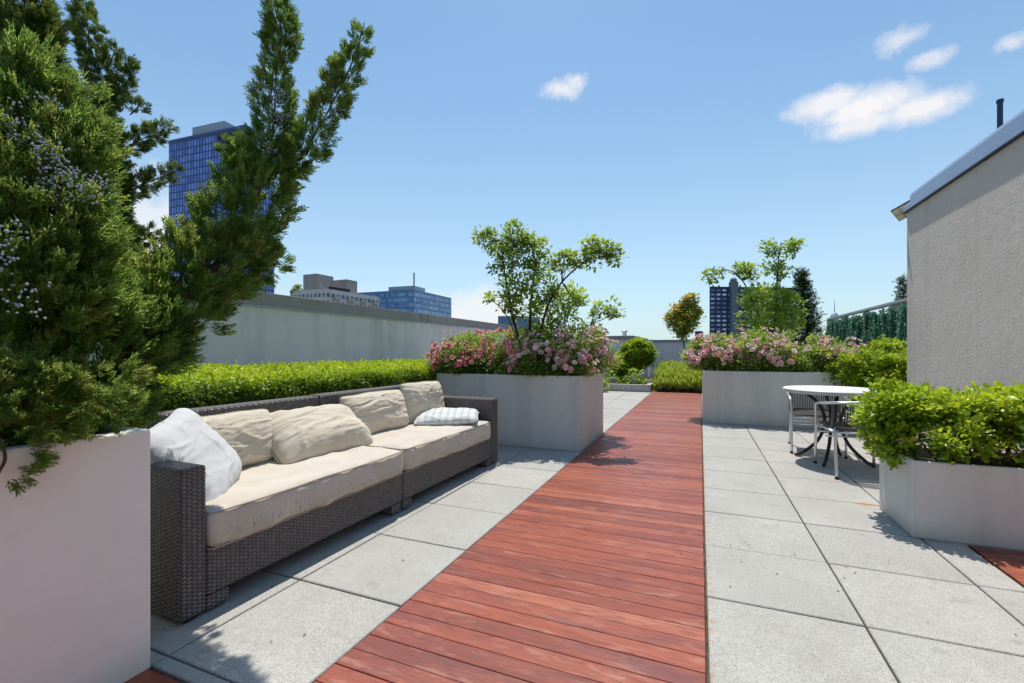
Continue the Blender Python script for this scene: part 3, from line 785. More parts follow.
def rose(label, loc, blobs, nclump, nper, nfl, leafsz, flsz, mat, seed, frontbias=.6, cr=.11):
    e = empty('rose_bush', loc, label, 'bush', 'pink rose bushes in the planters')
    L = [(tuple(Vector(c)-Vector(loc)), r, w) for c, r, w in blobs]
    crown('leaves', L, nper, L_rose, e, leafsz, cr, nclump, LEAF, up=.3, shell=.5, zmin=.05)
    # canes
    m = MB()
    for c, r, w in L:
        for k in range(6):
            b0 = Vector((c[0]*.85+random.uniform(-.15, .15), c[1]*.4+random.uniform(-.2, .2), -.02)); t_ = Vector((c[0]+random.uniform(-.8, .8)*r[0], c[1]+random.uniform(-.8, .8)*r[1], c[2]+r[2]*random.uniform(.2, .8)))
            t_.y = max(t_.y, c[1]-.6*r[1]); t_.z = max(t_.z, .12); md = b0.lerp(t_, .5)+Vector((random.uniform(-.05, .05), random.uniform(-.05, .05), .06)); m.tube(smooth_path([b0, md, t_], 4), [.008]*8+[.004], 5)
    m.build('canes', M_barkdark, e, smooth=True)
    Pn = []; Nn = []; 
    tot = sum(w for _, _, w in L)
    for c, r, w in L:
        kt = max(3, int(nfl*w/tot/4)); d = runit(kt*2); d[:, 2] = np.abs(d[:, 2])*.9-.12; d[:, 1] -= frontbias*RNG.random(kt*2); d = nrm(d)[:kt]
        C_ = np.array(c)+d*np.array(r)*RNG.uniform(.97, 1.12, kt)[:, None]
        reps = RNG.integers(2, 7, kt); ix = np.repeat(np.arange(kt), reps); k = len(ix)
        Pn.append(C_[ix]+RNG.normal(0, .036, (k, 3))); Nn.append(d[ix]+RNG.normal(0, .4, (k, 3))+np.array((0, -.1, .35)))
    Pn = np.concatenate(Pn); Nn = np.concatenate(Nn); k = len(Pn); Pn[:, 2] = np.where(Pn[:, 2] < .06, .08+RNG.random(k)*.2, Pn[:, 2])
    blossoms('blossoms', Pn, Nn, flsz, mat, e, RNG.beta(1.6, 1.2, k))
    return e
rose('mid-pink rose bush spreading over the left half of the mid planter', (-2.5, 5.5, .80),
     [((-2.95, 5.35, 1.00), (.38, .48, .34), 1.), ((-2.55, 5.6, 1.05), (.42, .55, .36), 1.), ((-2.15, 5.45, 1.02), (.33, .5, .33), .8), ((-3.05, 5.9, 1.05), (.35, .4, .33), .7), ((-2.55, 5.2, .98), (.5, .2, .2), .6), ((-3.0, 5.16, .96), (.35, .2, .2), .4)], 70, 64, 400, .034, .066, M_petal, 1)
rose('lighter pink rose bush spilling over the walkway corner of the mid planter', (-1.65, 5.6, .80),
     [((-1.75, 5.35, 1.02), (.36, .45, .34), 1.), ((-1.45, 5.75, 1.08), (.36, .50, .42), 1.1), ((-1.35, 6.15, 1.04), (.30, .4, .38), .8), ((-1.85, 5.16, .97), (.40, .2, .2), .6), ((-1.38, 5.25, .97), (.22, .3, .24), .6)], 70, 64, 420, .034, .066, M_petal2, 2)
rose('long pink rose bush filling the left part of the wide back planter', (1.2, 8.4, .78),
     [((.25, 8.3, 1.05), (.42, .55, .34), 1.), ((.8, 8.35, 1.1), (.5, .55, .36), 1.), ((1.4, 8.35, 1.05), (.5, .55, .34), 1.), ((1.95, 8.35, 1.0), (.45, .5, .30), .8), ((.6, 7.98, 1.0), (.5, .2, .2), .5), ((1.3, 7.98, .99), (.6, .2, .2), .6), ((-.02, 8.3, 1.0), (.22, .4, .30), .5)], 70, 52, 700, .040, .070, M_petal2, 3)

# ------------------------------------------------------------------ trees
def limb(m, pts, r0, r1, n=7, seg=5):
    pp_ = smooth_path(pts, seg); k = len(pp_); m.tube(pp_, [r0+(r1-r0)*i/(k-1) for i in range(k)], n)
    return pp_
def tree(name, label, cat, base, limbs, crowns, leafmat_, size, cr, nclump, nper, bark, proto=LEAF, group=None, up=.2, shell=.1, zsq=.7, tb=0., twigs=3, droop=0.):
    e = empty(name, base, label, cat, group)
    base = Vector(base); m = MB()
    for pts, r0, r1 in limbs: limb(m, [p-base for p in pts], r0, r1)
    blobs = []
    for c, r, w in crowns:
        c = c-base; blobs.append((tuple(c), r, w))
        best = min((p-base for pts, _, _ in limbs for p in pts), key=lambda q: (q-c).length)
        for k in range(twigs):
            t_ = c+Vector((random.uniform(-.7, .7)*r[0], random.uniform(-.7, .7)*r[1], random.uniform(-.4, .7)*r[2]))
            limb(m, [best, best.lerp(t_, .5)+Vector((0, 0, -.02)), t_], .006, .0025, 5, 3)
    m.build('trunk', bark, e, smooth=True)
    crown('crown', blobs, nper, leafmat_, e, size, cr, nclump, proto, up=up, shell=shell, zsq=zsq, tb=tb, droop=droop)
    return e
def cb(u, v, d, ru, rv, w=1., rd=None):
    k = d/FPX; return (at(u, v, d), (ru*k, (rd or ru)*k, rv*k), w)
D = 5.65
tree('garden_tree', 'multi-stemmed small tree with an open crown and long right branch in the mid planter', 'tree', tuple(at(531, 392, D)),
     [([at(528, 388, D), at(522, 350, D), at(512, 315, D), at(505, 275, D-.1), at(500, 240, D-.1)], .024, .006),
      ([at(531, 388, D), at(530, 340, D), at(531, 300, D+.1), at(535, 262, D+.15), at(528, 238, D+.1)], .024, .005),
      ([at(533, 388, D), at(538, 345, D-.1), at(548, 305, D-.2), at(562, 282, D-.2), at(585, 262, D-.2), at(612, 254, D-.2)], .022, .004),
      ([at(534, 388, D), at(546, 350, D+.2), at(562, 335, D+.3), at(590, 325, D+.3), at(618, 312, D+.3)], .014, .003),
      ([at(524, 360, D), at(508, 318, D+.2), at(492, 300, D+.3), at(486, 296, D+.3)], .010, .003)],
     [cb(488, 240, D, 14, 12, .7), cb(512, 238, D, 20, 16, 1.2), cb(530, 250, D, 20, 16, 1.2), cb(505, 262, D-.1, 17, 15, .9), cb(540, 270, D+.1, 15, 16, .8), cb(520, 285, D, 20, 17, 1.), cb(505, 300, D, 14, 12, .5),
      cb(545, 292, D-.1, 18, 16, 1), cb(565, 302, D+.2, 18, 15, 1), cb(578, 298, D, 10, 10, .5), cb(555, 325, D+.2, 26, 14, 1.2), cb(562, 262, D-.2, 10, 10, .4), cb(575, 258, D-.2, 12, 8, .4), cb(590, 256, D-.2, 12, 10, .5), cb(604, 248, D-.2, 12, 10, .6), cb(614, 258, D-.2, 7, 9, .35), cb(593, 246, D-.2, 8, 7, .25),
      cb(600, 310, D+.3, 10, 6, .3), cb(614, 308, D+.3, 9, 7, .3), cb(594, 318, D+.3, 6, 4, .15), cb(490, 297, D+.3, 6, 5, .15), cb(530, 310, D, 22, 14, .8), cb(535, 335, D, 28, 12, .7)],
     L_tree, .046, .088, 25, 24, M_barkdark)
D = 8.5
tree('garden_tree', 'slender bright green tree with a tall thin top rising from the back planter', 'tree', tuple(at(769, 362, D)),
     [([at(771, 360, D), at(775, 320, D), at(777, 285, D), at(779, 255, D), at(781, 243, D)], .028, .005),
      ([at(767, 360, D), at(762, 325, D-.1), at(752, 300, D-.2), at(742, 280, D-.2), at(728, 270, D-.2), at(706, 276, D-.2)], .02, .004),
      ([at(772, 360, D), at(783, 325, D+.2), at(790, 300, D+.2)], .016, .004)],
     [cb(773, 250, D, 11, 8, .5), cb(790, 248, D, 11, 7, .5), cb(773, 266, D, 10, 10, .4), cb(785, 272, D, 9, 8, .3),
      cb(709, 275, D-.2, 8, 6, .3), cb(722, 270, D-.2, 4, 5, .12), cb(740, 270, D-.2, 10, 6, .35), cb(752, 276, D-.2, 11, 8, .5),
      cb(755, 297, D-.2, 17, 14, 1.2), cb(772, 300, D, 18, 15, 1.2), cb(786, 305, D, 14, 13, .9), cb(754, 318, D-.2, 14, 12, .9), cb(775, 322, D, 20, 14, 1.2), cb(790, 320, D, 12, 11, .6), cb(765, 335, D, 26, 11, 1)],
     L_tree2, .062, .11, 24, 22, M_barkdark)
D = 15.2
tree('garden_tree', 'small round tree with orange tipped leaves by the far wall', 'tree', (at(684, 350, D).x, at(684, 350, D).y, 0),
     [([Vector((at(684, 350, D).x, at(684, 350, D).y, 0)), at(684, 350, D), at(683, 330, D), at(684, 305, D)], .03, .008)],
     [cb(684, 323, D, 15, 10, 1), cb(677, 315, D, 9, 8, .6), cb(690, 318, D, 11, 9, .8), cb(686, 308, D, 8, 8, .6), cb(691, 299, D, 6, 6, .4), cb(693, 312, D, 7, 8, .5), cb(673, 322, D, 7, 6, .4), cb(682, 333, D, 9, 5, .4)],
     L_autumn, .085, .13, 60, 20, M_bark, tb=.0)
# pine in the back planter
D = 9.3
def conifer(label, base, tip, rmax, n, mat, name='pine_tree', size=.16):
    e = empty(name, base, label, 'tree'); base = Vector(base); t_ = Vector(tip)-base
    m = MB(); limb(m, [Vector((0, 0, 0)), t_*.5+Vector((.02, 0, 0)), t_], .04, .006)
    parts = []; H = t_.length
    for k in range(n):
        f = (k+.5)/n; an = k*2.399; ln = rmax*(1-f)**.8*random.uniform(.55, 1.15)+.05
        o = t_*(.12+.86*f); d_ = Vector((math.cos(an), math.sin(an), random.uniform(.1, .5))).normalized()
        m.tube([o, o+d_*ln*.6, o+d_*ln+Vector((0, 0, .05*ln))], [.008, .005, .002], 4)
        q = int(14+50*ln); s_ = RNG.random(q)**.7
        P = np.array(o)[None]+np.array(d_)[None]*(s_*ln)[:, None]+RNG.normal(0, .035, (q, 3))
        A = np.array(d_)[None]*.6+runit(q)*.8+np.array((0, 0, .4))
        T = np.clip(.3+.4*s_+RNG.normal(0, .2, q), 0, 1)
        parts.append(scatter(P, A, runit(q), size*.6*RNG.uniform(.6, 1.1, q), SPRAYS[k % 4], T))
    m.build('trunk', M_barkdark, e, smooth=True)
    V, F, T = join(parts); nmesh('crown', V, F, mat, T, e)
    return e
conifer('dark narrow pine rising behind the right end of the rose planter', (at(812, 352, D).x, at(812, 352, D).y, .7), tuple(at(801, 270, D)), .38, 120, L_pine)
pb = at(903, 302, 12.2)
conifer('tip of a dark conifer peeking past the stucco building corner', (pb.x+.15, pb.y+.2, 0), tuple(at(902, 276, 12.2)), .45, 110, L_pine)

# bushes: yellow-green shrub at right end of back planter
def shrub(label, loc, blobs, mat, size, cr, ncl, nper, proto=LEAF, name='shrub', group=None, stems=6, stemmat=M_twig, up=.35, shell=.45, tb=0.):
    e = empty(name, loc, label, 'shrub', group); L = [(tuple(Vector(c)-Vector(loc)), r, w) for c, r, w in blobs]
    m = MB()
    for c, r, w in L:
        for k in range(stems):
            b0 = Vector((c[0]+random.uniform(-.5, .5)*r[0], c[1]*.4+random.uniform(-.4, .4)*r[1], 0)); t_ = Vector((c[0]+random.uniform(-.8, .8)*r[0], c[1]+random.uniform(-.6, .6)*r[1], c[2]+r[2]*random.uniform(.0, .7)))
            md = b0.lerp(t_, .5)+Vector((random.uniform(-.06, .06), random.uniform(-.06, .06), random.uniform(-.02, .06))); limb(m, [b0, md, t_], .007, .003, 5, 4)
    m.build('stems', stemmat, e, smooth=True)
    crown('leaves', L, nper, mat, e, size, cr, ncl, proto, up=up, shell=shell, tb=tb)
    return e
shrub('dense yellow-green shrub at the right end of the wide back planter', (2.7, 8.1, .76),
      [((1.95, 7.72, .84), (.26, .2, .28), .6), ((2.12, 7.66, .66), (.26, .16, .22), .5), ((2.35, 8.1, .98), (.42, .5, .30), 1), ((2.85, 8.0, .96), (.5, .5, .34), 1.2), ((3.4, 8.0, .98), (.5, .5, .34), 1), ((2.45, 7.72, .76), (.42, .2, .28), .7), ((2.95, 7.68, .72), (.45, .2, .30), .8), ((3.4, 7.7, .76), (.4, .2, .3), .6)], L_lime, .048, .11, 60, 40, ROUND, tb=-.05)
# big-leaved shrub in the near right planter
shrub('bright lime green leafy shrub with bare brown stems in the low right planter', (1.8, 3.76, .41),
      [((1.22, 3.82, .75), (.21, .25, .16), 1.4), ((1.50, 3.80, .75), (.25, .27, .11), 1.1), ((1.80, 3.80, .79), (.28, .28, .11), 1.2), ((2.12, 3.80, .82), (.24, .28, .11), 1.1), ((2.10, 3.84, .67), (.28, .22, .12), 1.2), ((1.72, 3.86, .66), (.28, .18, .10), .8), ((1.19, 3.74, .53), (.10, .2, .12), .6), ((1.42, 3.56, .60), (.18, .10, .12), .35), ((2.0, 3.55, .64), (.25, .08, .09), .2), ((1.65, 3.54, .54), (.22, .06, .05), .10), ((1.14, 3.95, .60), (.10, .16, .14), .5)],
      L_lime, .035, .068, 58, 34, ROUND, stems=9, shell=.2, up=.3, tb=.1)
# plants by the far bed
e0 = at(636, 372, 14.0)
tree('gnarled_shrub', 'round yellow-green shrub on a dark gnarled trunk by the low kerb', 'shrub', (e0.x-.35, e0.y, .1),
     [([Vector((e0.x-.35, e0.y, .1)), at(622, 378, 14), at(630, 368, 14), at(640, 358, 14)], .11, .05), ([Vector((e0.x-.3, e0.y, .1)), at(628, 372, 14), at(622, 358, 14)], .08, .03)],
     [cb(643, 352, 14, 11, 9, 1.2), cb(632, 352, 14, 11, 10, 1), cb(636, 345, 14, 10, 5, .7), cb(646, 360, 14, 6, 6, .5), cb(624, 360, 14, 9, 8, .9), cb(618, 368, 13.8, 8, 8, .8), cb(632, 366, 14.1, 8, 6, .6)], L_lime, .085, .13, 70, 34, M_barkdark, tb=-.02)
shrub('low dark leafy plants behind the pale kerb', (-2.2, 13.5, .12), [((-2.5, 13.5, .28), (.6, .3, .24), 1), ((-1.75, 13.5, .28), (.45, .3, .26), .9)], L_rose, .07, .12, 26, 24, NARROW if False else LEAF, tb=.1)
shrub('small green plant beside the kerb, next to the mid planter', (-2.75, 12.7, 0), [((-2.55, 12.6, .18), (.2, .2, .18), .5)], L_tree, .06, .09, 30, 20)
# ground cover beyond the walkway
n = 45000
x = RNG.uniform(-1.2, 3.4, n); y = RNG.uniform(13.12, 16.2, n)
top = .55+.16*np.sin((y-13)*1.0)+.06*np.sin(x*3.1+y*2)+.05*np.sin(x*7+1)
f = RNG.random(n)**.35; top = top*np.minimum(1, (y-13.1)*1.6+.45); z = top*f*RNG.uniform(.5, 1, n)
P = np.stack([x, y, z], 1); A = np.stack([RNG.normal(0, .5, n), RNG.normal(-.1, .5, n), np.ones(n)], 1)
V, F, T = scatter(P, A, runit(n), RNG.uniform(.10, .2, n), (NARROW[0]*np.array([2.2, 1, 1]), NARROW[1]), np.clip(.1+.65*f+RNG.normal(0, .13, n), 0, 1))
o = nmesh('ground_cover', V, F, L_grass, T); tag(o, 'feathery yellow-green ground cover filling the bed at the end of the boardwalk', 'ground cover', kind='stuff')
m = MB(); m.box((-1.1, 13.16, -.02), (3.4, 16.2, .02)); tag(m.build('planting_bed_soil', M_soil), kind='structure')

# ------------------------------------------------------------------ junipers
def juniper(label, base, axes, mat, berries=(), size=.085, dens=1.0, barkmat=M_bark, group='junipers on the left of the terrace', trunks=(), tb=.24):
    """axes: polylines of (point, radius); sprays cover a lumpy tube round each"""
    e = empty('juniper', base, label, 'tree', group); base = np.array(base, float)
    m = MB(); parts = []
    for ax in axes:
        pts = smooth_path([a[0] for a in ax], 6); rr = np.interp(np.linspace(0, len(ax)-1, len(pts)), range(len(ax)), [a[1] for a in ax])
        PT = np.array([tuple(p_) for p_ in pts])-base; k = len(PT)
        m.tube([Vector(p_) for p_ in PT], [max(.006, .22*r_) if r_ > .1 else max(.004, .12*r_) for r_ in rr*.55], 7)
        seg = np.linalg.norm(np.diff(PT, axis=0), axis=1); area = np.sum(seg*rr[:-1]*2*PI)
        n = int(area*dens*2600*(0.085/size)**1.4*(2.3 if rr.mean() < .11 else 1.05))
        w = seg*rr[:-1]+1e-6; ii = RNG.choice(k-1, n, p=w/w.sum()); ff = RNG.random(n)[:, None]
        C = PT[ii]*(1-ff)+PT[ii+1]*ff; T_ = nrm(PT[ii+1]-PT[ii]); rad = rr[ii]
        o_ = runit(n); o_ = nrm(o_-T_*np.sum(o_*T_, 1, keepdims=True)*.9)
        lump = 1+.30*fnoise(C+o_*rad[:, None], 9., 3.)+.22*fnoise(C+o_*rad[:, None], 21., 1.)
        # tufts: fans of sprays that share a root and point outwards and up
        nt = max(3, n//9); ti = RNG.integers(0, nt, n)
        jj = RNG.choice(k-1, nt, p=w/w.sum()); gg = RNG.random(nt)[:, None]
        Ct = PT[jj]*(1-gg)+PT[jj+1]*gg; Tt = nrm(PT[jj+1]-PT[jj]); rt_ = rr[jj]
        ot = runit(nt); ot = nrm(ot-Tt*np.sum(ot*Tt, 1, keepdims=True)*.9)
        lt = 1+.34*fnoise((Ct+ot*rt_[:, None])*np.array((1, 1, 1.6)), 8., 3.)+.2*fnoise(Ct+ot*rt_[:, None], 21., 1.)
        dt = RNG.random(nt)**.6
        Pt = Ct+ot*(rt_*lt*(.35+.55*dt))[:, None]
        At = nrm(ot*.8+Tt*.5+np.array((0, 0, .5))+runit(nt)*.3)
        al = RNG.random(n)
        fan = nrm(At[ti]+runit(n)*.75)
        A = nrm(At[ti]*.9+fan*.7)
        P = Pt[ti]+At[ti]*(al*size*1.0*np.clip(rt_[ti]/.12, .5, 1))[:, None]+fan*(size*.22*(1-al*.5))[:, None]
        rad = rt_[ti]
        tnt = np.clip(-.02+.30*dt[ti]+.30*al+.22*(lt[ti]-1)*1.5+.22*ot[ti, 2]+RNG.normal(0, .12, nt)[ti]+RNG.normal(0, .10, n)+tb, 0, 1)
        sz = size*RNG.uniform(.65, 1.25, n)*np.clip(rad/.12, .6, 1)
        for q in range(4):
            s_ = np.arange(n) % 4 == q
            parts.append(scatter(P[s_], A[s_], runit(int(s_.sum())), sz[s_], SPRAYS[q], tnt[s_]))
    for pts, r0, r1 in trunks: limb(m, [Vector(tuple(np.array(p_)-base)) for p_ in pts], r0, r1, 9)
    m.build('trunk', barkmat, e, smooth=True)
    V, F, T = join(parts); nmesh('crown', V, F, mat, T, e)
    # side twigs
    if berries:
        bm = bmesh.new(); bmesh.ops.create_icosphere(bm, subdivisions=2, radius=1); pv = np.array([tuple(v.co) for v in bm.verts]); pf = np.array([[v.index for v in f_.verts] for f_ in bm.faces]); bm.free()
        PP = []
        for c, r_, k in berries:
            kk = max(1, k//5); cc = np.array(c)-base+RNG.normal(0, .45, (kk, 3))*r_
            PP.append(np.repeat(cc, 5, 0)+RNG.normal(0, .014, (kk*5, 3)))
        P = np.concatenate(PP); n = len(P); V, F, T = scatter(P, runit(n), runit(n), RNG.uniform(.0028, .0042, n), (pv, pf), RNG.random(n))
        o = nmesh('berries', V, F, M_berry, T, e, smooth=True); o['kind'] = 'stuff'
    return e
def J(u, v, d, r): return (at(u, v, d), r*JS*d/FPX)
JS = .66
arm = [J(30, 440, 1.55, 50), J(85, 392, 1.68, 56), J(122, 355, 1.80, 56), J(162, 320, 1.95, 52), J(200, 282, 2.08, 50), J(234, 242, 2.2, 45), J(254, 202, 2.28, 38), J(266, 165, 2.33, 30)]
forkA = [J(268, 170, 2.33, 24), J(272, 135, 2.34, 22), J(275, 105, 2.35, 20), J(276, 74, 2.35, 13), J(281, 45, 2.35, 19), J(279, 15, 2.35, 15), J(273, -8, 2.35, 9)]
forkB = [J(275, 170, 2.33, 24), J(298, 160, 2.36, 24), J(316, 132, 2.38, 20), J(334, 100, 2.42, 16), J(348, 72, 2.44, 13), J(357, 48, 2.45, 8), J(362, 30, 2.45, 4)]
nub = [J(262, 185, 2.3, 22), J(246, 160, 2.3, 16), J(236, 150, 2.3, 10)]
spur = [J(240, 262, 2.25, 28), J(265, 265, 2.3, 18), J(280, 264, 2.3, 9)]
spur2 = [J(165, 300, 1.95, 28), J(184, 272, 2.05, 20), J(196, 250, 2.08, 10)]
low = [J(140, 360, 1.85, 26), J(170, 340, 1.95, 18), J(188, 328, 2.0, 9)]
JS = .72
mass = [
    [J(-30, 470, 1.5, 60), J(-20, 400, 1.5, 80), J(0, 320, 1.5, 95), J(10, 240, 1.5, 95), J(15, 160, 1.55, 85), J(10, 95, 1.6, 60), J(0, 60, 1.6, 35)],
    [J(40, 330, 1.5, 60), J(52, 270, 1.5, 52), J(60, 210, 1.55, 42), J(64, 165, 1.6, 36), J(56, 120, 1.6, 32), J(40, 85, 1.6, 26)],
    [J(80, 340, 1.65, 50), J(98, 305, 1.7, 34), J(104, 282, 1.75, 22)],
    [J(-25, 380, 1.33, 50), J(-8, 425, 1.29, 44), J(5, 455, 1.27, 26), J(-2, 474, 1.26, 14)],
    [J(45, 385, 1.40, 40), J(50, 415, 1.36, 26), J(42, 440, 1.34, 14)], [J(90, 385, 1.46, 34), J(105, 405, 1.45, 18), J(118, 415, 1.45, 10)],
    [J(60, 400, 1.55, 40), J(75, 425, 1.55, 20)],
    [J(10, 300, 1.42, 40), J(14, 250, 1.40, 25), J(8, 200, 1.40, 14), J(6, 160, 1.4, 6)],
    [J(72, 200, 1.6, 26), J(86, 168, 1.65, 16), J(84, 140, 1.65, 12)],
    [J(60, 250, 1.55, 40), J(82, 235, 1.6, 22), J(94, 222, 1.6, 11)],
    [J(110, 400, 1.7, 34), J(140, 400, 1.72, 20)]]
base = (-2.35, .55, .8)
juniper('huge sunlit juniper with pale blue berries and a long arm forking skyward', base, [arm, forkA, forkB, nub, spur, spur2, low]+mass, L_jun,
        [(at(30, 118, 1.5), .035, 45), (at(50, 105, 1.5), .03, 35), (at(20, 140, 1.44), .05, 90), (at(45, 150, 1.44), .05, 100), (at(62, 172, 1.44), .05, 100), (at(82, 190, 1.46), .04, 70), (at(100, 183, 1.5), .03, 30), (at(50, 195, 1.42), .04, 40), (at(5, 120, 1.4), .04, 40), (at(15, 260, 1.28), .07, 35), (at(30, 300, 1.28), .08, 35), (at(8, 230, 1.28), .03, 20), (at(278, 118, 2.26), .05, 90), (at(274, 92, 2.27), .045, 80), (at(270, 150, 2.2), .05, 50), (at(335, 105, 2.36), .05, 45), (at(320, 125, 2.32), .05, 40), (at(355, 75, 2.38), .03, 20), (at(45, 380, 1.4), .12, 15)],
        .072, 1.1, M_bark, trunks=[([base, (-2.2, .6, 1.1), tuple(at(90, 390, 1.7)), tuple(at(150, 335, 1.85)), tuple(at(225, 255, 2.15)), tuple(at(270, 165, 2.33))], .045, .012), ([base, (-2.3, .5, 1.4), tuple(at(15, 160, 1.6))], .08, .02)])
JS = .42
D = 3.4
b2 = (at(128, 400, D).x, at(128, 400, D).y, .4)
juniper('slender dark juniper with wispy side branches behind the big one', b2,
        [[J(128, 400, D, 20), J(126, 340, D, 30), J(124, 290, D, 26), J(128, 255, D, 20)],
         [J(126, 260, D, 22), J(122, 225, D, 12), J(120, 200, D, 16), J(118, 165, D, 14)],
         [J(118, 170, D, 14), J(108, 120, D, 18), J(104, 90, D, 20), J(92, 55, D, 17), J(86, 20, D, 14), J(76, 0, D, 10)],
         [J(108, 110, D, 14), J(122, 85, D, 13), J(126, 60, D, 9)], [J(108, 70, D, 12), J(115, 50, D, 6)],
         [J(122, 150, D, 16), J(140, 140, D, 13), J(158, 133, D, 9), J(168, 125, D, 5)],
         [J(122, 195, D, 16), J(142, 185, D, 13), J(160, 178, D, 9), J(176, 172, D, 6)],
         [J(124, 235, D, 16), J(142, 240, D, 12), J(152, 232, D, 6)], [J(130, 115, D, 10), J(140, 105, D, 6)],
         [J(120, 215, D, 14), J(100, 230, D, 14)]], L_jund, size=.075, dens=1.3, barkmat=M_barkdark,
        trunks=[([b2, tuple(at(126, 300, D)), tuple(at(122, 180, D)), tuple(at(104, 90, D))], .05, .02)])
JS = .75
D = 3.6
b3 = (at(20, 420, D).x, at(20, 420, D).y, .4)
juniper('dark juniper whose top shows over the sunlit one at the upper left', b3,
        [[J(20, 300, D, 30), J(18, 200, D, 34), J(22, 100, D, 34), J(28, 40, D, 26), J(25, 5, D, 24), J(20, -20, D, 16)], [J(28, 50, D, 18), J(48, 32, D, 12), J(56, 20, D, 8)], [J(0, 60, D, 20), J(-5, 10, D, 16)]],
        L_jund, size=.08, dens=1.1, barkmat=M_barkdark, trunks=[([b3, tuple(at(20, 250, D)), tuple(at(25, 60, D))], .05, .02)])

# ------------------------------------------------------------------ the city
GZ = -45.
def wmat(name, c, rough=.15, metal=.0, spec=.8): return simple(name, c, rough, metal=metal, spec=spec, var=.25, scale=.15)
def city(name, label, C, L, Rr, ztop, bodymat, faces, wmats, extras=None, floor=3.4, zlow=-12, ledge=None):
    """C near corner, L and Rr neighbouring corners (x,y); faces: list of (which, ncols, wfrac, hfrac)"""
    C, L, Rr = [Vector((p_[0], p_[1], 0)) for p_ in (C, L, Rr)]; B = L+Rr-C
    e = empty(name, (C.x, C.y, GZ), label, 'building'); O = Vector((C.x, C.y, 0))
    m = MB(); m.prism([(p_.x-O.x, p_.y-O.y) for p_ in (C, Rr, B, L)], 0, ztop-GZ); m.build('wall', bodymat, e)
    wins = []
    ctr = (C+B)/2
    for (p0, p1, nc, wf, hf) in faces:
        p0 = {'C': C, 'L': L, 'R': Rr}[p0]; p1 = {'C': C, 'L': L, 'R': Rr}[p1]
        d_ = p1-p0; W_ = d_.length; d_.normalize(); nn = Vector((d_.y, -d_.x, 0))
        if nn.dot(ctr-p0) > 0: nn = -nn
        cw = W_/nc; z = ztop-floor*1.15
        while z > zlow:
            for i in range(nc):
                c0 = p0+d_*(cw*(i+.5)); wins.append((c0, d_, nn, cw*wf, floor*hf, z))
            z -= floor
    wins.sort(key=lambda w: -w[5])
    cam_ = Vector((0, 0, 0))
    def wbox(m, w, k, loc0):
        c0, d_, nn, ww, hh, z = w; o = c0-loc0; a = o-d_*ww/2+nn*.02; b_ = o+d_*ww/2+nn*.02; a2 = a+nn*.10; b2_ = b_+nn*.10
        zz = z-GZ
        m.add([(a.x, a.y, zz), (b_.x, b_.y, zz), (b_.x, b_.y, zz+hh), (a.x, a.y, zz+hh), (a2.x, a2.y, zz), (b2_.x, b2_.y, zz), (b2_.x, b2_.y, zz+hh), (a2.x, a2.y, zz+hh)],
              [(4, 5, 6, 7), (0, 1, 5, 4), (1, 2, 6, 5), (2, 3, 7, 6), (3, 0, 4, 7)], k)
    cache = {}
    for w in wins[:100]:
        k = random.randrange(len(wmats)); c0, d_, nn, ww, hh, z = w
        key = (k, round(d_.x, 3), round(ww, 3))
        if key not in cache:
            m = MB(); wbox(m, (Vector((0, 0, 0)), d_, nn, ww, hh, GZ), k, Vector((0, 0, 0))); o = m.build('window', wmats, e); cache[key] = o.data
        else:
            o = bpy.data.objects.new('window', cache[key]); COL.objects.link(o); o.parent = e
        o.location = (c0.x-O.x, c0.y-O.y, z-GZ)
    if len(wins) > 100:
        m = MB()
        for w in wins[100:]: wbox(m, w, random.randrange(len(wmats)), O)
        o = m.build('window_grid', wmats, e); o['kind'] = 'stuff'
    if extras: extras(e, O)
    return e
def block(e, O, pts, z0, z1, mat, name):
    m = MB(); m.prism([(p_[0]-O.x, p_[1]-O.y) for p_ in pts], z0-GZ, z1-GZ); return m.build(name, mat, e)
def para(C, L, Rr, a0, a1, b0, b1):
    l = L-C; r_ = Rr-C; return [C+r_*a0+l*b0, C+r_*a1+l*b0, C+r_*a1+l*b1, C+r_*a0+l*b1]

# blue glass tower
C = W(-142, 241.5); L = W(-196.6, 260); Rr = C+(W(-142+.321*19, 241.5+.947*19)-C)
zt = CH+119
M_navy = simple('navy_frame', (.035, .07, .20), .4, var=.1, scale=.1)
def ext(e, O):
    m = MB(); m.prism([(q.x-O.x, q.y-O.y) for q in para(C, L, Rr, .1, .95, .30, .72)], zt-GZ, zt-GZ+7.2); m.build('penthouse', simple('penthouse_grey', (.30, .35, .42), .6, var=.06, scale=.1), e)
    block(e, O, para(C, L, Rr, -.01, 1.01, -.005, 1.005), zt-.1, zt+1.4, M_navy, 'roof_edge')
    # dark plant-room louvres by the near corner
    d_ = (L-C).normalized(); nn = Vector((d_.y, -d_.x, 0)); nn = nn if nn.dot(-C) > 0 else -nn
    m = MB()
    for i in range(9):
        for zz in (zt-4.2, zt-8.2):
            a = C+d_*(3+i*1.9)+nn*.3-O; b_ = a+d_*1.2; m.box((min(a.x, b_.x), min(a.y, b_.y)-.2, zz-GZ), (max(a.x, b_.x), max(a.y, b_.y), zz-GZ+3.2))
    m.build('louvre', simple('louvre_dark', (.01, .015, .04), .5), e)
city('glass_tower', 'tall blue glass office tower behind the left junipers', C, L, Rr, zt, M_navy, [('L', 'C', 26, .62, .78), ('C', 'R', 10, .62, .78)],
     [wmat('blue_glass_a', (.10, .19, .62), .25), wmat('blue_glass_b', (.15, .26, .72), .25), wmat('blue_glass_c', (.06, .12, .45), .25)], ext, floor=4.0, zlow=0)

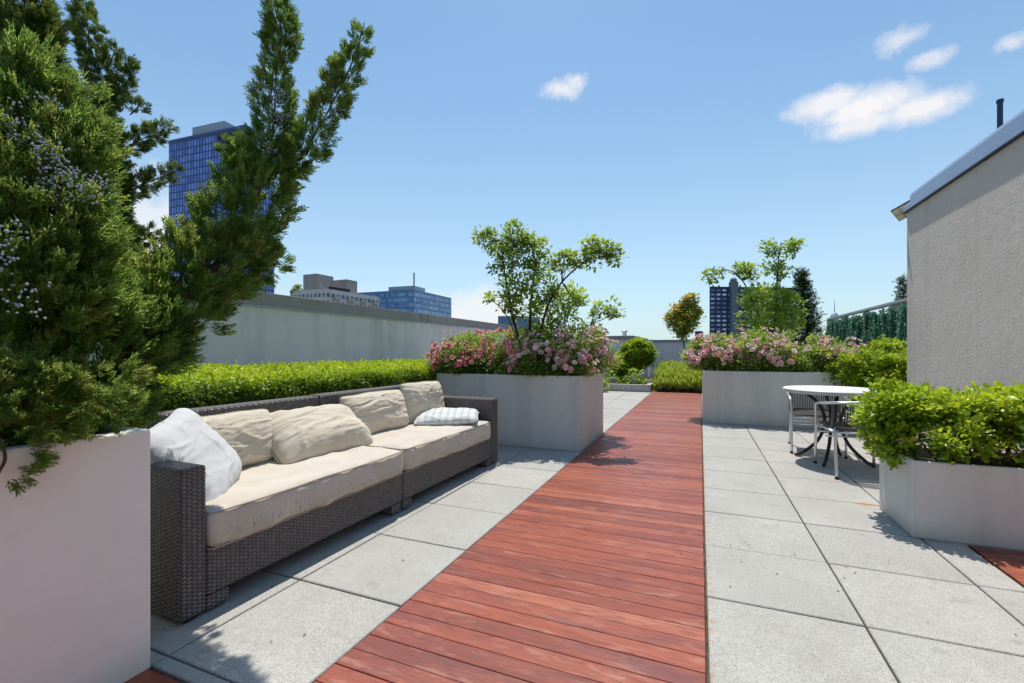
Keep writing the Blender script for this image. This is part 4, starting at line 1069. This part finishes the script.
# cream apartment block
C2 = W(-82.1, 200); R2 = W(-67.7, 231.6); l2 = W(-82.1-.91*22.2, 200+.415*22.2)
zt2 = CH+27.45
M_apt = simple('apartment_stone', (.52, .49, .47), .8, var=.12, scale=.3); M_apt2 = simple('penthouse_brick', (.30, .27, .26), .8, var=.12, scale=.3)
def ext2(e, O):
    block(e, O, para(C2, l2, R2, .0, .28, .25, .62), zt2, zt2+7, M_apt2, 'penthouse')
    block(e, O, para(C2, l2, R2, .42, .62, .1, .55), zt2-1, zt2+6.3, M_apt2, 'penthouse')
    block(e, O, para(C2, l2, R2, .12, .45, .05, .12), zt2, zt2+1.5, M_dark, 'roof_railing')
    d_ = (R2-C2).normalized(); nn = Vector((d_.y, -d_.x, 0)); nn = nn if nn.dot(-C2) > 0 else -nn
    for i in range(4):
        for k in range(3):
            a = C2+(R2-C2)*(.12+.24*i)+nn*.2; q = [a, a+d_*4, a+d_*4+nn*1.4, a+nn*1.4]
            block(e, O, q, zt2-4.2-3.1*k, zt2-3.1-3.1*k, M_curb, 'balcony')
    for i in range(3):
        q = C2+(l2-C2)*(.78+.07*i); o = crown('roof_garden', [((q.x-O.x, q.y-O.y+1, zt2-GZ+1), (1.4, 1.4, 1.6), 1)], 12, L_rose, e, .9, .7, 10)
city('apartment_block', 'cream apartment block with two brick penthouses above the long wall', C2, l2, R2, zt2, M_apt, [('L', 'C', 9, .5, .55), ('C', 'R', 12, .6, .55)],
     [wmat('dim_glass_a', (.02, .03, .07), .2), wmat('dim_glass_b', (.05, .09, .18), .2)], ext2, floor=3.1, zlow=8)

# glass office
C3 = W(-64.8, 300); R3 = W(-46.5, 348); l3 = W(-64.8-.934*52, 300+.356*52); zt3 = CH+40.5
M_goff = simple('office_mullions', (.14, .24, .38), .4, var=.15, scale=.1)
def ext3(e, O):
    block(e, O, para(C3, l3, R3, .02, .3, .02, .4), zt3, zt3+2.8, simple('office_roof', (.30, .40, .50), .5), 'roof_box')
    m = MB(); m.tube([(.2, -.2, zt3-GZ-2), (.2, -.2, zt3-GZ+11)], .5, 8); m.build('mast', M_coping, e)
city('office_building', 'wide blue glass office block with a corner mast, right of the apartments', C3, l3, R3, zt3, M_goff, [('L', 'C', 26, .85, .7), ('C', 'R', 20, .9, .62)],
     [wmat('office_glass_a', (.10, .24, .48), .2), wmat('office_glass_b', (.18, .34, .58), .2), wmat('office_glass_c', (.30, .44, .62), .2)], ext3, floor=3.6, zlow=12)

# dark blue residential tower with fin
def px(u, d): return W((u-512)/FPX*d, d)
C4 = px(797, 352); l4 = px(709.5, 345); R4 = C4+C4.normalized()*30; zt4 = CH+(V0-287)/FPX*348
M_ntow = simple('navy_brick', (.02, .035, .10), .6, var=.15, scale=.2)
def ext4(e, O):
    d_ = (l4-C4).normalized(); nn = Vector((d_.y, -d_.x, 0)); nn = nn if nn.dot(-C4) > 0 else -nn
    M_fin = simple('grey_fin', (.12, .155, .17), .7)
    a = px(729.5, 346); b_ = px(736.5, 346)
    block(e, O, [a-nn*1, b_-nn*1, b_+nn*2.5, a+nn*2.5], GZ, zt4+3.5, M_fin, 'stair_fin')
    m = MB(); q = (a+b_)/2+nn*.6-O; m.lathe([(2.4, zt4+3.5-GZ), (2.4, zt4+5.5-GZ), (1.2, zt4+6.6-GZ)], q.x, q.y, 16); m.build('water_tank', M_fin, e)
    for k in range(20):
        z = zt4-.2-3.3*k
        block(e, O, [l4+nn*.1, C4+nn*.1, C4+nn*.6, l4+nn*.6], z-.5, z, simple('navy_band', (.05, .05, .12), .6) if k == 0 else bpy.data.materials['navy_band'], 'floor_band')
    for u in (713, 719, 740, 780): q = px(u, 350)-O; m = MB(); m.box((q.x-.6, q.y-.6, zt4-GZ), (q.x+.6, q.y+.6, zt4-GZ+1.6)); m.build('roof_unit', M_fin, e)
city('apartment_tower', 'dark navy apartment tower with a grey stair fin behind the slender tree', C4, l4, R4, zt4, M_ntow, [('L', 'C', 15, .62, .5)],
     [wmat('pale_window_a', (.62, .72, .85), .3), wmat('pale_window_b', (.30, .40, .62), .3), wmat('pale_window_c', (.08, .12, .30), .3)], ext4, floor=3.3, zlow=-8)

# small far buildings
C5 = px(701, 420); l5 = px(695, 420); R5 = C5+Vector((2, 14, 0))
city('low_building', 'tiny brown rooftop left of the navy tower', C5, l5, R5, CH+(V0-331)/FPX*420, simple('brown_brick', (.16, .10, .12), .8), [('L', 'C', 3, .5, .5)], [wmat('tiny_window', (.2, .25, .35), .3)], floor=3.2, zlow=0)
C6 = px(527, 330); l6 = px(498, 330); R6 = C6+Vector((3, 20, 0))
city('low_building', 'small blue-grey block seen behind the trunks of the mid planter tree', C6, l6, R6, CH+(V0-316)/FPX*330, simple('slate_blue', (.12, .20, .33), .6), [('L', 'C', 8, .6, .5)], [wmat('slate_window', (.10, .16, .30), .3)], floor=3.4, zlow=5)
q = px(834.5, 1600)
e = empty('spire_tower', (q.x, q.y, GZ), 'hazy far skyscraper top with a thin spire above the ivy screen', 'building')
m = MB(); zz = CH+(V0-316)/FPX*1600-GZ; m.lathe([(13, 0), (13, zz), (9, zz+8), (4, zz+12)], 0, 0, 16); hz = simple('hazy_glass', (.34, .42, .50), .5, var=.05, scale=.02); m.build('tower_body', hz, e)
m = MB(); m.tube([(0, 0, zz+10), (0, 0, zz+36), (0, 0, zz+56)], [1.6, 1.1, .5], 8); m.build('spire', hz, e)

# ------------------------------------------------------------------ light and sky
EL, AZ = R(71), math.atan2(-.32, .95)      # azimuth from +Y towards +X
sd = Vector((math.sin(AZ)*math.cos(EL), math.cos(AZ)*math.cos(EL), math.sin(EL)))
sun = bpy.data.lights.new('sun', 'SUN'); sun.energy = 4.9; sun.angle = R(.5); sun.color = (1, .945, .85)
so = bpy.data.objects.new('sun', sun); COL.objects.link(so); so.rotation_euler = sd.to_track_quat('Z', 'Y').to_euler(); so.location = sd*30
w = bpy.data.worlds.new('World'); scn.world = w; w.use_nodes = True
g = NT(w.node_tree); bg = g.n['Background']; bg.inputs['Strength'].default_value = .15
sky = g.new('ShaderNodeTexSky'); sky.sky_type = 'NISHITA'; sky.sun_disc = False; sky.sun_elevation = EL; sky.sun_rotation = AZ
sky.altitude = 50; sky.air_density = 1.0; sky.dust_density = .6; sky.ozone_density = 1.2
vec = g.new('ShaderNodeTexCoord').outputs['Generated']
SKYGAIN = (.86, 1.05, 1.06)
skyc = g.mix(1, sky.outputs[0], SKYGAIN, 'MULTIPLY')
sepd = g.new('ShaderNodeSeparateXYZ'); g.l.new(vec, sepd.inputs[0])
hz_ = g.math('POWER', g.mr(sepd.outputs[2], 0, .6, 1, 0), 1.7)
skyc = g.mix(g.math('MULTIPLY', hz_, .75), skyc, (4.1, 5.05, 5.75))
nz = g.noise(vec, 17, 7, .62, .2); nz2 = g.noise(vec, 55, 5, .65)
def cdir(u, v):
    d_ = at(u, v, 1.)-Vector((0, 0, CH)); return d_.normalized()
dens = None
for (u, v, ru, rv, k, warp) in ((826, 104, 38, 14, .9, .6), (868, 106, 44, 20, 1., .6), (920, 108, 40, 15, .95, .6), (866, 122, 40, 13, .85, .6), (560, 89, 20, 9, .8, .9), (574, 82, 14, 9, .7, .9), (900, 40, 24, 12, .6, .9), (927, 60, 18, 9, .6, .9), (1012, 42, 14, 9, .6, .9), (480, 310, 70, 22, .8, .8), (158, 225, 46, 50, .7, .8), (400, 308, 130, 20, .25, .5), (-200, 120, 130, 50, .9, 1.), (1300, 90, 140, 50, .9, 1.), (700, -160, 120, 30, .7, 1.)):
    d_ = cdir(u, v); rt = d_.cross(Vector((0, 0, 1))).normalized(); upv = rt.cross(d_)
    sc_ = 1/(at(u, v, 1.)-Vector((0, 0, CH))).length
    dx = g.vmath('DOT_PRODUCT', vec, tuple(rt)).outputs['Value']; dy = g.vmath('DOT_PRODUCT', vec, tuple(upv)).outputs['Value']; fw = g.vmath('DOT_PRODUCT', vec, tuple(d_)).outputs['Value']
    a = g.math('DIVIDE', dx, ru/FPX*sc_); b_ = g.math('DIVIDE', dy, rv/FPX*sc_)
    q = g.math('SQRT', g.math('ADD', g.math('MULTIPLY', a, a), g.math('MULTIPLY', b_, b_)))
    q = g.math('ADD', q, g.math('MULTIPLY', g.math('SUBTRACT', nz, .5), 2.4*warp)); q = g.math('ADD', q, g.math('MULTIPLY', g.math('SUBTRACT', nz2, .5), 1.0*warp))
    mk = g.math('MULTIPLY', g.mr(q, .35, 1.15, k, 0), g.math('GREATER_THAN', fw, .2))
    dens = mk if dens is None else g.math('MAXIMUM', dens, mk)
dens = g.math('MINIMUM', dens, 1.0)
cl = g.mix(dens, skyc, (6.3, 6.2, 6.3))
g.l.new(cl, bg.inputs['Color'])
